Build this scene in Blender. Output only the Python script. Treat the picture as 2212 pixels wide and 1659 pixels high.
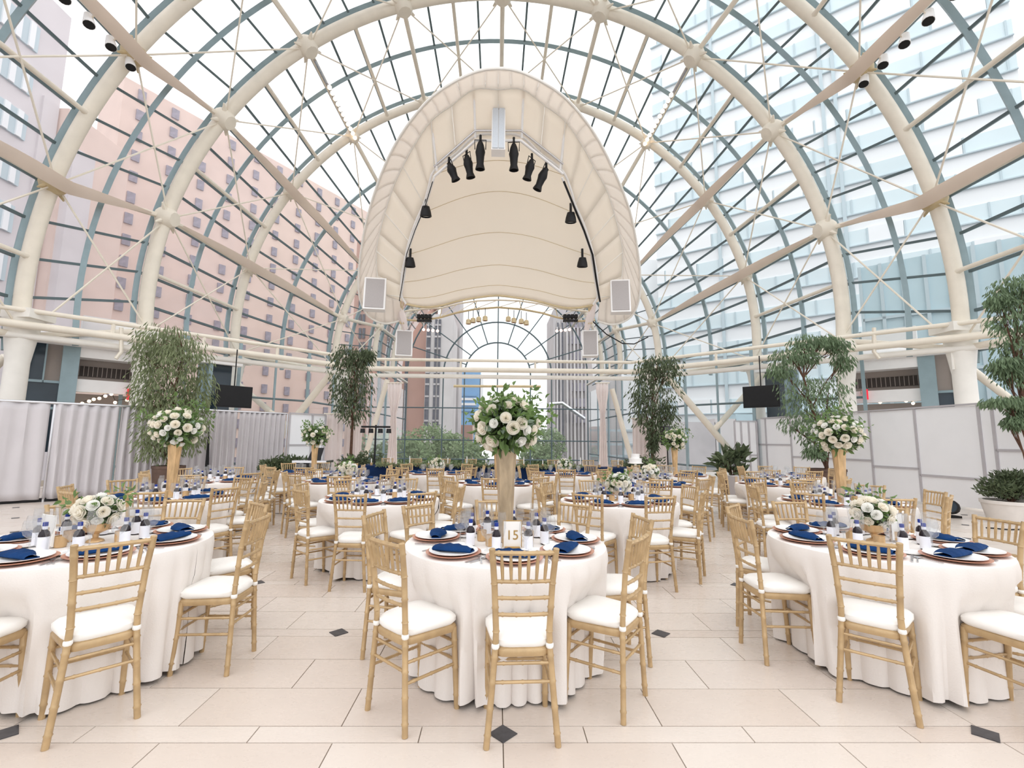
import bpy, bmesh, math, random
from mathutils import Vector, Matrix, Euler
random.seed(7)
R = math.radians
scene = bpy.context.scene
for o in list(bpy.data.objects): bpy.data.objects.remove(o)
C = scene.collection

# ------------------------------------------------------------------ camera, world, exposure
F = 1005.0; H0 = 1.45; CAMX = -0.03; YAW = 0.0163; ROLL = 0.0101; PITCH = math.atan(122/F)
fw = Vector((math.sin(YAW)*math.cos(PITCH), math.cos(YAW)*math.cos(PITCH), math.sin(PITCH)))
rt = Vector((math.cos(YAW), -math.sin(YAW), 0)); up = rt.cross(fw)
rt2 = math.cos(ROLL)*rt + math.sin(ROLL)*up; up2 = math.cos(ROLL)*up - math.sin(ROLL)*rt
cam = bpy.data.cameras.new('camera'); camo = bpy.data.objects.new('camera', cam); C.objects.link(camo)
camo.matrix_world = Matrix(((rt2.x, up2.x, -fw.x, CAMX), (rt2.y, up2.y, -fw.y, 0), (rt2.z, up2.z, -fw.z, H0), (0, 0, 0, 1)))
cam.sensor_width = 36; cam.lens = F/2212*36; cam.shift_x = (1106-1090)/2212; cam.clip_end = 600
scene.camera = camo
w = bpy.data.worlds.new('overcast_sky'); scene.world = w; w.use_nodes = True
wn = w.node_tree.nodes; wl = w.node_tree.links
bg = wn['Background']; bg.inputs[1].default_value = 1.0
tc = wn.new('ShaderNodeTexCoord'); sp = wn.new('ShaderNodeSeparateXYZ'); rmp = wn.new('ShaderNodeValToRGB')
wl.new(tc.outputs['Generated'], sp.inputs[0]); wl.new(sp.outputs['Z'], rmp.inputs[0]); wl.new(rmp.outputs[0], bg.inputs[0])
rmp.color_ramp.elements[0].position = 0.0; rmp.color_ramp.elements[0].color = (1.05, 1.06, 1.09, 1)
rmp.color_ramp.elements[1].position = 0.8; rmp.color_ramp.elements[1].color = (1.35, 1.36, 1.38, 1)
scene.view_settings.view_transform = 'Standard'; scene.view_settings.look = 'None'
scene.view_settings.gamma = 1; scene.view_settings.use_curve_mapping = False
scene.view_settings.exposure = 0.5
scene.cycles.transparent_max_bounces = 32

def ray(px, py):
    return rt2*((px-1090)/F) + up2*((829.5-py)/F) + fw
def at(px, py, y):
    d = ray(px, py); t = y/d.y
    return Vector((CAMX+d.x*t, y, H0+d.z*t))
def atz(px, py, z):
    d = ray(px, py); t = (z-H0)/d.z
    return Vector((CAMX+d.x*t, d.y*t, z))
def diag(px, py, c, s=-1):              # point on the vertical plane y = c - |x| on the left (s=-1) or right (s=1)
    d = ray(px, py); t = (c-s*CAMX)/(d.y+s*d.x)
    return Vector((CAMX+d.x*t, d.y*t, H0+d.z*t))

# ------------------------------------------------------------------ materials
def lin(c):
    return tuple(((v/255)/12.92 if v/255 <= .04045 else ((v/255+.055)/1.055)**2.4) for v in c)
M = {}
def mat(name, rgb, rough=.6, metal=0, noise=0, nscale=8, bump=0, bscale=40, spec=.4, emit=0, trans=0, stretch=None, sheen=0):
    m = bpy.data.materials.new(name); m.use_nodes = True; nt = m.node_tree; b = nt.nodes['Principled BSDF']
    c = lin(rgb)
    b.inputs['Base Color'].default_value = (*c, 1); b.inputs['Roughness'].default_value = rough; b.inputs['Metallic'].default_value = metal
    b.inputs['Specular IOR Level'].default_value = spec
    if sheen: b.inputs['Sheen Weight'].default_value = sheen
    if emit: b.inputs['Emission Color'].default_value = (*c, 1); b.inputs['Emission Strength'].default_value = emit
    t = nt.nodes.new('ShaderNodeTexCoord'); mp = nt.nodes.new('ShaderNodeMapping'); nt.links.new(t.outputs['Object'], mp.inputs[0])
    if stretch: mp.inputs['Scale'].default_value = stretch
    if noise:
        n = nt.nodes.new('ShaderNodeTexNoise'); n.inputs['Scale'].default_value = nscale; n.inputs['Detail'].default_value = 4
        nt.links.new(mp.outputs[0], n.inputs['Vector'])
        r = nt.nodes.new('ShaderNodeValToRGB'); nt.links.new(n.outputs[0], r.inputs[0])
        r.color_ramp.elements[0].position = .3; r.color_ramp.elements[1].position = .7
        r.color_ramp.elements[0].color = (*[v*(1-noise) for v in c], 1); r.color_ramp.elements[1].color = (*[min(1, v*(1+noise)) for v in c], 1)
        nt.links.new(r.outputs[0], b.inputs['Base Color'])
    if bump:
        n = nt.nodes.new('ShaderNodeTexNoise'); n.inputs['Scale'].default_value = bscale; nt.links.new(mp.outputs[0], n.inputs['Vector'])
        bp = nt.nodes.new('ShaderNodeBump'); bp.inputs['Strength'].default_value = bump; bp.inputs['Distance'].default_value = .01
        nt.links.new(n.outputs[0], bp.inputs['Height']); nt.links.new(bp.outputs[0], b.inputs['Normal'])
    if trans:
        tr = nt.nodes.new('ShaderNodeBsdfTranslucent'); tr.inputs[0].default_value = (*c, 1)
        mx = nt.nodes.new('ShaderNodeMixShader'); mx.inputs[0].default_value = trans
        out = nt.nodes['Material Output']; nt.links.new(b.outputs[0], mx.inputs[1]); nt.links.new(tr.outputs[0], mx.inputs[2]); nt.links.new(mx.outputs[0], out.inputs[0])
    M[name] = m; return m
def glassmat(name, tint, ior, haze, hazec=(1, 1, 1)):
    m = bpy.data.materials.new(name); m.use_nodes = True; nt = m.node_tree; nt.nodes.clear()
    out = nt.nodes.new('ShaderNodeOutputMaterial'); tr = nt.nodes.new('ShaderNodeBsdfTransparent'); tr.inputs[0].default_value = (*tint, 1)
    gl = nt.nodes.new('ShaderNodeBsdfGlossy'); gl.inputs['Roughness'].default_value = .02; lw = nt.nodes.new('ShaderNodeLayerWeight'); lw.inputs[0].default_value = .5; pw = nt.nodes.new('ShaderNodeMath'); pw.operation = 'POWER'; pw.inputs[1].default_value = 4; fr = nt.nodes.new('ShaderNodeMath'); fr.operation = 'MULTIPLY_ADD'; fr.inputs[1].default_value = .55; fr.inputs[2].default_value = ((ior-1)/(ior+1))**2; nt.links.new(lw.outputs['Facing'], pw.inputs[0]); nt.links.new(pw.outputs[0], fr.inputs[0])
    df = nt.nodes.new('ShaderNodeBsdfTranslucent'); df.inputs[0].default_value = (*hazec, 1)
    m1 = nt.nodes.new('ShaderNodeMixShader'); m2 = nt.nodes.new('ShaderNodeMixShader'); m1.inputs[0].default_value = haze
    nt.links.new(tr.outputs[0], m1.inputs[1]); nt.links.new(df.outputs[0], m1.inputs[2])
    nt.links.new(fr.outputs[0], m2.inputs[0]); nt.links.new(m1.outputs[0], m2.inputs[1]); nt.links.new(gl.outputs[0], m2.inputs[2]); nt.links.new(m2.outputs[0], out.inputs[0])
    M[name] = m
mat('gold', (186, 158, 118), .38, .2, .12, 14, .15, 60, .5)
mat('cushion', (240, 237, 232), .85, 0, .03, 6, .2, 30, .2, sheen=.2)
mat('cloth', (232, 226, 221), .9, 0, .015, 3, .15, 120, .15)
mat('navy', (14, 52, 98), .8, 0, .2, 10, .3, 80, .15)
mat('navy_cloth', (10, 34, 70), .85, 0, .2, 4, .3, 60, .2)
mat('charger', (206, 152, 128), .35, .35, .15, 9)
mat('china', (248, 247, 245), .2)
mat('silver', (205, 205, 208), .2, .9)
mat('cream', (234, 225, 209), .45, 0, .04, 3)
mat('cream_white', (240, 236, 228), .5, 0, .03, 3)
mat('cream_dark', (205, 186, 148), .5, 0, .08, 6)
mat('teal', (146, 166, 172), .4, .1, .06, 4)
mat('teal_dark', (98, 114, 118), .45, .1, .05, 4)
mat('fin', (232, 220, 208), .7, 0, .04, 2, trans=.5)
mat('canopy', (250, 243, 233), .8, 0, .015, 1.2, .05, 20, trans=.6)
mat('canopy_rim', (250, 244, 237), .8, 0, .015, 3, .05, 20, trans=.6)
mat('black', (18, 17, 19), .6, 0, .2, 10)
mat('grey_grille', (176, 170, 168), .7, 0, .05, 60)
mat('panel_grey', (200, 206, 212), .6, 0, .06, 60)
mat('white_paint', (244, 242, 240), .5, 0, .02, 4)
mat('wall_panel', (247, 247, 249), .55, 0, .015, 2)
mat('batten', (190, 186, 189), .6, 0, .03, 5)
mat('drape', (214, 209, 211), .85, 0, .03, 2, .2, 90, trans=.15)
mat('drape_warm', (246, 236, 232), .85, 0, .03, 2, .1, 90, trans=.3)
mat('rock', (92, 78, 66), .9, 0, .35, 10, .6, 18)
mat('pot_brown', (92, 72, 62), .7, 0, .2, 6, .2, 12)
mat('pot_white', (222, 216, 210), .6, 0, .05, 6)
mat('soil', (62, 50, 40), .95, 0, .3, 20, .5, 30)
mat('bark', (92, 66, 52), .9, 0, .3, 20, .5, 40)
mat('leaf', (116, 136, 104), .6, 0, .3, 3, trans=.3)
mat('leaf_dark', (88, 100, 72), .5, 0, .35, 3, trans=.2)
mat('leaf_olive', (126, 136, 100), .6, 0, .3, 3, trans=.3)
mat('leaf_fresh', (112, 138, 82), .55, 0, .35, 5, trans=.3)
mat('leaf_grey', (150, 168, 148), .6, 0, .2, 5, trans=.2)
mat('rose', (252, 247, 236), .7, 0, .02, 12, trans=.4)
mat('blossom', (253, 252, 248), .7, 0, .02, 12, trans=.4)
mat('vase_smoke', (182, 162, 134), .3, .35, .3, 16, .3, 40, stretch=(1, 1, .3))
mat('vase_gold', (206, 172, 128), .35, .4, .25, 18, .3, 40, stretch=(1, 1, .3))
mat('bottle_dark', (30, 20, 28), .15)
mat('label_white', (240, 240, 246), .6)
mat('cap_blue', (24, 52, 140), .4)
mat('card', (246, 242, 236), .7)
mat('gold_ink', (196, 158, 92), .35, .6)
mat('brown_box', (140, 92, 72), .6)
mat('bulb', (255, 226, 190), .4, emit=2.5)
mat('lamp_pink', (255, 214, 196), .4, emit=2)
mat('red_sign', (235, 36, 60), .4, emit=.4)
mat('wood_light', (196, 170, 140), .6, 0, .1, 6)
mat('dark_glass', (42, 56, 66), .12, 0, .15, 2)
mat('dark_void', (70, 62, 58), .8)
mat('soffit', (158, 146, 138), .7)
mat('brick_pink', (226, 202, 190), .9, 0, .05, .4)  # city brick and window colours are paled, putting the outdoor haze into the colour
mat('brick_brown', (192, 154, 140), .9, 0, .06, .3)
mat('stone_grey', (196, 190, 190), .9, 0, .12, .35)
mat('stone_pale', (214, 208, 206), .9, 0, .08, .3)
mat('concrete', (216, 209, 210), .9, 0, .05, .3)
mat('bld_white', (240, 242, 243), .6, 0, .02, .2)
mat('band_teal', (214, 229, 233), .5, 0, .05, .2)
mat('band_frame', (190, 206, 212), .5)
mat('glass_teal', (184, 206, 213), .15, 0, .1, .2)
mat('glass_blue', (128, 174, 216), .2, 0, .12, .1)
mat('win_blue', (150, 144, 156), .2, 0, .2, 2)
mat('win_dark', (84, 84, 94), .2, 0, .3, 2)
mat('tree_green', (150, 168, 128), .8, 0, .3, .8, trans=.3)
mat('asphalt', (120, 120, 124), .9, 0, .1, 2)
mat('tile_black', (66, 66, 70), .35, 0, .3, 30)
mat('grout', (150, 138, 124), .9)
glassmat('pane', (.965, .975, .975), 1.2, .03)
glassmat('pane_left', (.965, .96, .965), 1.2, .065, (.97, .95, .97))
glassmat('goblet', (.94, .95, .96), 1.6, .10)
# stone floor tile: three tints so neighbours differ
def tile_mat(i, rgb):
    m = mat('tile%d' % i, rgb, .22, 0, .02, 3, spec=.5); nt = m.node_tree; b = nt.nodes['Principled BSDF']
    r = nt.nodes.new('ShaderNodeTexNoise'); r.inputs['Scale'].default_value = 9; r.inputs['Detail'].default_value = 6
    mr = nt.nodes.new('ShaderNodeMapRange'); mr.inputs[3].default_value = .16; mr.inputs[4].default_value = .42
    nt.links.new(r.outputs[0], mr.inputs[0]); nt.links.new(mr.outputs[0], b.inputs['Roughness'])
tile_mat(0, (214, 202, 192)); tile_mat(1, (217, 206, 196)); tile_mat(2, (211, 198, 187))

# ------------------------------------------------------------------ mesh helpers
class MB:
    def __init__(s): s.v = []; s.f = []; s.smooth = False
    def quad(s, *p):
        n = len(s.v); s.v += [tuple(q) for q in p]; s.f.append(tuple(range(n, n+len(p)))); return s
    def box(s, c, d, m=None):
        x, y, z = c; a, b, e = d[0]/2, d[1]/2, d[2]/2; n = len(s.v)
        pts = [Vector((x+i*a, y+j*b, z+k*e)) for i in (-1, 1) for j in (-1, 1) for k in (-1, 1)]
        if m is not None: pts = [m @ p for p in pts]
        s.v += [tuple(p) for p in pts]
        s.f += [tuple(n+i for i in q) for q in ((0, 1, 3, 2), (4, 6, 7, 5), (0, 4, 5, 1), (2, 3, 7, 6), (0, 2, 6, 4), (1, 5, 7, 3))]; return s
    def slab(s, pts, n, t):                  # polygon pts extruded along n by t (centred)
        n = Vector(n).normalized()*t/2; k = len(pts); b = len(s.v)
        s.v += [tuple(Vector(p)-n) for p in pts] + [tuple(Vector(p)+n) for p in pts]
        s.f.append(tuple(b+i for i in range(k))[::-1]); s.f.append(tuple(b+k+i for i in range(k)))
        for i in range(k): j = (i+1) % k; s.f.append((b+i, b+j, b+k+j, b+k+i))
        return s
    def tube(s, path, r, n=8, cap=True, flat=1.0, upv=None):
        path = [Vector(p) for p in path]; k = len(path); rs = r if hasattr(r, '__len__') else [r]*k; b = len(s.v); prev = None
        for i, p in enumerate(path):
            t = (path[min(i+1, k-1)] - path[max(i-1, 0)]).normalized()
            u = Vector(upv) if upv is not None else (prev if prev is not None else (Vector((0, 0, 1)) if abs(t.z) < .9 else Vector((0, 1, 0))))
            a = t.cross(u)
            if a.length < 1e-5: a = t.orthogonal()
            a.normalize(); e = a.cross(t).normalized(); prev = e
            for j in range(n):
                th = 2*math.pi*j/n
                s.v.append(tuple(p + a*math.cos(th)*rs[i]*flat + e*math.sin(th)*rs[i]))
        for i in range(k-1):
            for j in range(n):
                s.f.append((b+i*n+j, b+i*n+(j+1) % n, b+(i+1)*n+(j+1) % n, b+(i+1)*n+j))
        if cap: s.f.append(tuple(b+j for j in range(n))[::-1]); s.f.append(tuple(b+(k-1)*n+j for j in range(n)))
        s.smooth = True; return s
    def beam(s, p, q, wd, ht, upv=(0, 0, 1)):
        p = Vector(p); q = Vector(q); t = (q-p).normalized(); a = t.cross(Vector(upv))
        if a.length < 1e-4: a = t.orthogonal()
        a.normalize(); e = a.cross(t); b = len(s.v)
        for o in (p, q):
            for i, j in ((-1, -1), (1, -1), (1, 1), (-1, 1)): s.v.append(tuple(o+a*i*wd/2+e*j*ht/2))
        s.f += [(b, b+1, b+2, b+3), (b+7, b+6, b+5, b+4)] + [(b+i, b+4+i, b+4+(i+1) % 4, b+(i+1) % 4) for i in range(4)]; return s
    def lathe(s, prof, n=20, c=(0, 0, 0), m=None):
        b = len(s.v)
        for r, z in prof:
            for j in range(n):
                th = 2*math.pi*j/n; p = Vector((c[0]+r*math.cos(th), c[1]+r*math.sin(th), c[2]+z))
                s.v.append(tuple(m @ p if m is not None else p))
        for i in range(len(prof)-1):
            for j in range(n): s.f.append((b+i*n+j, b+i*n+(j+1) % n, b+(i+1)*n+(j+1) % n, b+(i+1)*n+j))
        s.smooth = True; return s
    def sphere(s, c, r, n=8, k=6, sc=(1, 1, 1)):
        prof = [(math.sin(math.pi*i/k), -math.cos(math.pi*i/k)) for i in range(k+1)]; b = len(s.v)
        for a, z in prof:
            for j in range(n):
                th = 2*math.pi*j/n; s.v.append((c[0]+r*a*math.cos(th)*sc[0], c[1]+r*a*math.sin(th)*sc[1], c[2]+r*z*sc[2]))
        for i in range(k):
            for j in range(n): s.f.append((b+i*n+j, b+i*n+(j+1) % n, b+(i+1)*n+(j+1) % n, b+(i+1)*n+j))
        s.smooth = True; return s
    def grid(s, rows):
        b = len(s.v); m = len(rows[0])
        for r in rows: s.v += [tuple(p) for p in r]
        for i in range(len(rows)-1):
            for j in range(m-1): s.f.append((b+i*m+j, b+i*m+j+1, b+(i+1)*m+j+1, b+(i+1)*m+j))
        s.smooth = True; return s
    def mesh(s, name, mt):
        me = bpy.data.meshes.new(name); me.from_pydata(s.v, [], s.f)
        ms = mt if isinstance(mt, (list, tuple)) else [mt]
        for q in ms: me.materials.append(M[q])
        if s.smooth:
            me.polygons.foreach_set('use_smooth', [True]*len(me.polygons))
            try: me.set_sharp_from_angle(angle=R(45))
            except Exception: pass
        me.update(); return me
    def build(s, name, mt, parent=None, **kw):
        return link(name, s.mesh(name, mt), parent, **kw)
def link(name, data, parent=None, loc=None, rot=None, label=None, cat=None, group=None, kind=None):
    o = bpy.data.objects.new(name, data); C.objects.link(o)
    if parent is not None: o.parent = parent
    if loc is not None: o.location = loc
    if rot is not None: o.rotation_euler = rot
    if label: o['label'] = label
    if cat: o['category'] = cat
    if group: o['group'] = group
    if kind: o['kind'] = kind
    return o
def empty(name, label=None, cat=None, loc=(0, 0, 0), rz=0, group=None, kind=None):
    return link(name, None, None, loc, (0, 0, rz), label, cat, group, kind)
def solid(o, t, off=0):
    md = o.modifiers.new('s', 'SOLIDIFY'); md.thickness = t; md.offset = off; return o
def dup(root, loc, rz, label=None, group=None, rot=None):
    r = root.copy(); C.objects.link(r); r.location = loc; r.rotation_euler = rot if rot is not None else (0, 0, rz)
    if label: r['label'] = label
    if group: r['group'] = group
    for ch in list(root.children):
        c = ch.copy(); C.objects.link(c); c.parent = r
        for g in list(ch.children):
            d = g.copy(); C.objects.link(d); d.parent = c
    return r

# ------------------------------------------------------------------ floor
floor = empty('floor', kind='structure')
MB().box((0, 12, -.11), (30, 26, .2)).build('floor_slab', 'grout', floor)
rows = []                                # (y0, y1, joint offset)
for k in range(-1, 18):
    yb = 2.506+1.22*(k-1)
    rows.append((yb-.065, yb+.065, .41))
    for j in range(3): y0 = yb+.065+j*.3633; rows.append((y0, y0+.3633, 0 if j != 1 else .41))
tiles = []
for (y0, y1, off) in rows:
    if y1 < 1.55 or y0 > 23: continue
    lim = 12.5
    n0 = int(-lim/.82)-1
    for n in range(n0, -n0+1):
        x0 = .02+off+n*.82; tiles.append((x0, x0+.82, y0, y1))
tiles.sort(key=lambda t: (t[2]-0)**2+(abs((t[0]+t[1])/2))**2*1.0)
rest = [MB(), MB(), MB()]; g = .0028; cache = {}
n_ind = 0
for (x0, x1, y0, y1) in tiles:
    inview = abs((x0+x1)/2) < y1*1.13+.45
    mi = random.choice((0, 1, 1, 2)); dz = random.uniform(-.0006, .0006)
    if inview and n_ind < 300:
        key = (round(y1-y0, 3), mi)
        if key not in cache: cache[key] = MB().box((0, 0, -.006), (.82-2*g, key[0]-2*g, .012)).mesh('tile', 'tile%d' % mi)
        link('tile', cache[key], floor, ((x0+x1)/2, (y0+y1)/2, dz)); n_ind += 1
    else: rest[mi].box(((x0+x1)/2, (y0+y1)/2, -.006+dz), (x1-x0-2*g, y1-y0-2*g, .012))
for i, b in enumerate(rest): b.build('tiling', 'tile%d' % i, floor, kind='stuff')
dm = MB().slab([(0, -.072, 0), (.072, 0, 0), (0, .072, 0), (-.072, 0, 0)], (0, 0, 1), .004).mesh('inset_tile', 'tile_black')
for k in range(0, 9):
    for n in range(-5, 6):
        x = .02+2.44*n+(1.22 if k % 2 else 0); y = 2.506+1.22*k
        if abs(x) < 11: link('inset_tile', dm, floor, (x, y, .0025))

# ------------------------------------------------------------------ glass vault
K = 1.12
RIB = {'Y': (7.9, 12.5, 5.22), 'Z': (10.8*K, 11.19*K, 5.22), 'A': (13*K, 10.0*K, 5.83), 'B': (17*K, 9.72*K, 5.93),
       'C': (20.5*K, 7.23*K, 5.52), 'D': (26.5, 7.1, 6.2), 'E': (31, 7.05, 6.45), 'F': (35.8, 7.05, 6.49)}
def rp(p, ang, dr=0):
    D, r, zc = p; a = R(ang); return Vector(((r+dr)*math.cos(a), D, zc+(r+dr)*math.sin(a)))
def mid(p, q, t=.5): return tuple(p[i]*(1-t)+q[i]*t for i in range(3))
half = [-5.5, 14, 33.8, 53.3, 71.9]
NODES = [-5.5, 14, 33.8, 53.3, 71.9, 90] + [180-a for a in half[::-1]]
ceil = empty('ceiling', kind='structure')
def arc(p, a0, a1, n, dr=0): return [rp(p, a0+(a1-a0)*i/n, dr) for i in range(n+1)]
ribw = {'Y': .2, 'Z': .17, 'A': .19, 'B': .16, 'C': .15, 'D': .13, 'E': .13}
for k_, wv in ribw.items():
    p = RIB[k_]
    MB().tube(arc(p, -7, 187, 96), wv, 10, upv=(0, 1, 0), flat=1.15).build('arch_rib', 'cream', ceil)
    MB().tube(arc(p, -7, 187, 96, wv+.2), .1, 4, upv=(0, 1, 0), flat=1.0).build('mullion_arch', 'teal', ceil)
    for a in NODES[1:-1]:
        c = rp(p, a); nrm = Vector((math.cos(R(a)), 0, math.sin(R(a)))); tg = Vector((-nrm.z, 0, nrm.x))
        m = Matrix((( tg.x, 0, nrm.x, c.x), (tg.y, 1, nrm.y, c.y), (tg.z, 0, nrm.z, c.z), (0, 0, 0, 1)))
        sc = 1 if k_ in 'ZAY' else .8
        b = MB(); e = wv*1.35
        b.lathe([(0, -e*1.3), (e*.9, -e*1.25), (e*1.25, -e*.8), (e*1.35, 0), (e*1.1, e*.7), (0, e*.8)], 10, m=m)
        for sx in (-1, 1):
            for sy in (-1, 1):
                d = (tg*sx*.8+Vector((0, 1, 0))*sy).normalized()
                b.tube([c-nrm*e*.3+d*e*.7, c-nrm*e*.3+d*e*2.1], [e*.42, e*.1], 6)
        b.build('node_joint', 'cream_dark' if k_ in 'Z' else 'cream', ceil)
order = 'YZABCDEF'
pane_count = 0; paneM = MB()
for i in range(len(order)-1):
    a_, b_ = order[i], order[i+1]; p, q = RIB[a_], RIB[b_]; m_ = mid(p, q)
    near = i < 4
    if b_ != 'F' or True:
        MB().tube(arc(m_, -7, 187, 80, .36), .1, 4, upv=(0, 1, 0)).build('mullion_arch', 'teal', ceil)
    dr = .37
    # glazing bars: four to a sector
    angs = []
    for s_ in range(len(NODES)-1):
        for t in range(4): angs.append(NODES[s_]+(NODES[s_+1]-NODES[s_])*t/4)
    angs.append(NODES[-1])
    far = MB()
    for a in angs:
        if near: MB().beam(rp(p, a, dr), rp(m_, a, dr), .075, .09, (math.cos(R(a)), 0, math.sin(R(a)))).beam(rp(m_, a, dr), rp(q, a, dr), .075, .09, (math.cos(R(a)), 0, math.sin(R(a)))).build('glazing_bar', 'teal_dark', ceil)
        else: far.beam(rp(p, a, dr), rp(q, a, dr), .05, .07, (math.cos(R(a)), 0, math.sin(R(a))))
    if not near: far.build('glazing_bars', 'teal_dark', ceil, kind='stuff')
    # panes
    for j in range(len(angs)-1):
        for (u, v) in ((p, m_), (m_, q)):
            a0, a1 = angs[j]+.12, angs[j+1]-.12
            uu = mid(u, v, .015); vv = mid(u, v, .985)
            pts = [rp(uu, a0, dr), rp(vv, a0, dr), rp(vv, a1, dr), rp(uu, a1, dr)]
            n_ = (pts[2]-pts[0]).cross(pts[3]-pts[1])
            side = 'pane_left' if a0 > 100 else 'pane'
            if near and pane_count < 296:
                MB().slab(pts, n_, .012).build('glass_pane', side, ceil); pane_count += 1
            else: paneM.slab(pts, n_, .012)
    # purlins, secondary tubes and tie rods
    for a in NODES:
        MB().tube([rp(p, a, -.02), rp(q, a, -.02)], .085, 8).build('purlin', 'cream', ceil)
    if a_ in 'YA':
        for s_ in range(len(NODES)-1):
            a = (NODES[s_]+NODES[s_+1])/2
            if s_ in (4, 5): aa = [NODES[s_]+(NODES[s_+1]-NODES[s_])*.5]
            MB().tube([rp(p, a, -.02), rp(p, a, -.05)+(rp(q, a, -.05)-rp(p, a, -.05))*.05, rp(q, a, -.05)+(rp(p, a)-rp(q, a))*.05, rp(q, a, -.02)], [.13, .065, .065, .13], 8).build('secondary_tube', 'cream', ceil)
    if i < 5:
        for s_ in range(len(NODES)-1):
            b = MB(); b.tube([rp(p, NODES[s_], -.1), rp(q, NODES[s_+1], -.1)], .026, 5); b.build('tie_rod', 'cream', ceil)
            b = MB(); b.tube([rp(p, NODES[s_+1], -.1), rp(q, NODES[s_], -.1)], .026, 5); b.build('tie_rod', 'cream', ceil)
paneM.build('glazing', 'pane', ceil, kind='stuff')
# curved fins slung under the purlins
def fin(p, q, a, over, t0, t1, wd, drop):
    A = rp(p, a); B = rp(q, a); n = Vector((math.cos(R(a)), 0, math.sin(R(a)))); tg = Vector((-n.z, 0, n.x))
    pts_t = []; pts_b = []
    N = 26
    for i in range(N+1):
        t = i/N; u = t0+(t1-t0)*t
        base = over(u)
        h = math.sin(math.pi*t)**.8*wd
        pts_t.append(base - n*.16); pts_b.append(base - n*(.16+h) )
    return pts_t, pts_b, tg
def fin_build(keys, a, wd=.42):
    pts = [rp(RIB[k], a, -.08) if isinstance(k, str) else rp(k, a, -.08) for k in keys]
    n = Vector((math.cos(R(a)), 0, math.sin(R(a)))); tg = Vector((-n.z, 0, n.x))
    L = [0]
    for i in range(1, len(pts)): L.append(L[-1]+(pts[i]-pts[i-1]).length)
    N = 28; b = MB(); rowsA = []; 
    for i in range(N+1):
        t = i/N; s_ = t*L[-1]; j = max(k for k in range(len(L)-1) if L[k] <= s_+1e-6)
        base = pts[j].lerp(pts[j+1], (s_-L[j])/(L[j+1]-L[j]))
        h = math.sin(math.pi*t); o1 = base - n*(.10+.30*h); th = .03+wd*.32*h
        rowsA.append([o1-tg*th, o1-n*.05*h, o1+tg*th, o1+n*(.02+.05*h), o1-tg*th])
    b.grid(rowsA); return b.build('curved_fin', 'fin', ceil)
mAZ = mid(RIB['Z'], RIB['A'], .8); mBC = mid(RIB['B'], RIB['C'], .85); mAB = mid(RIB['A'], RIB['B'], .12)
mYZ = mid(RIB['Y'], RIB['Z'], .2)
for s in (0, 1):
    for a in (14, 33.8): fin_build([mAB, 'B', mBC], 180-a if s == 0 else a, .5)
    for a in (14, 33.8): fin_build([mYZ, 'Z', mAZ], 180-a if s == 0 else a, .5)
# string of bulbs along two purlins (between A and B at 53 degrees)
for s, nm in ((-1, 'left'), (1, 'right')):
    a = 53.3 if s == 1 else 180-53.3
    t = empty('bulb_strip', 'strip of glowing round bulbs along the %s roof tube beside the canopy' % nm, 'light strip', group='bulb strips along the roof')
    A = rp(RIB['A'], a, -.15); B = rp(RIB['B'], a, -.15)
    MB().tube([A.lerp(B, .1), A.lerp(B, .98)], .05, 6).build('rail', 'silver', t)
    for i in range(11):
        c = A.lerp(B, .33+.062*i) + Vector((-.12*s, 0, -.16))
        MB().sphere(c, .085, 8, 6).build('bulb', 'bulb', t)
        MB().tube([c+Vector((0, 0, .06)), c+Vector((.1*s, 0, .2))], .035, 6).build('bulb_holder', 'silver', t)
# black track lamps beyond the near arch at 34 degrees
for s, nm in ((-1, 'left'), (1, 'right')):
    a = 33.8 if s == 1 else 180-33.8
    A = rp(RIB['Z'], a, -.3); B = rp(RIB['Y'], a, -.3)
    for i in range(5):
        c = A.lerp(B, .03+.16*i)+Vector((.18*s, 0, -.28))
        t = empty('track_lamp', 'black-mouthed white can lamp on the upper %s roof tube, number %s from the arch' % (nm, ['one', 'two', 'three', 'four', 'five'][i]), 'lamp', group='can lamps on the %s roof tube' % nm)
        d = Vector((-.3*s, -.15, -1)).normalized(); m = d.to_track_quat('Z', 'Y').to_matrix().to_4x4(); m.translation = c
        MB().lathe([(0, -.22), (.09, -.22), (.12, 0), (.13, .12), (.11, .12)], 12, m=m).build('housing', 'white_paint', t)
        MB().lathe([(0, .1), (.12, .115), (.12, .125), (0, .126)], 12, m=m).build('lens', 'black', t)
        MB().tube([c, A.lerp(B, .03+.16*i)], .02, 5).build('bracket', 'cream', t)

# ring beam round the octagon
cR = 21.3*K; yF = 16.5*K
def ring(z, r, off=0, mt='cream'):
    xc = cR-yF+off*.4
    pts = [(-13.2, cR-13.2+off, z), (-xc, yF+off*.6, z), (xc, yF+off*.6, z), (13.2, cR-13.2+off, z)]
    return [MB().tube([pts[i], pts[i+1]], r, 10).build('ring_tube', mt, rb) for i in range(3)]
rb = empty('trim_1', kind='structure')
ring(4.63, .062); ring(4.25, .1); ring(4.0, .085, .3, 'cream_white')
for s in (-1, 1):
    for t in (.1, .3, .5, .7, .9):
        x = s*(13.2+(cR-yF-13.2)*t); y = cR-abs(x)
        MB().tube([(x, y, 4.25), (x, y, 4.63)], .05, 6).build('ring_post', 'cream', rb)
for x in (-4.5, -1.5, 1.5, 4.5): MB().tube([(x, yF, 4.25), (x, yF, 4.63)], .04, 6).build('ring_post', 'cream', rb)
MB().tube([at(980, 834, yF-.5), at(1168, 835, yF-.5)], .05, 8).build('hanging_rail', 'cream_dark', rb)
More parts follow.
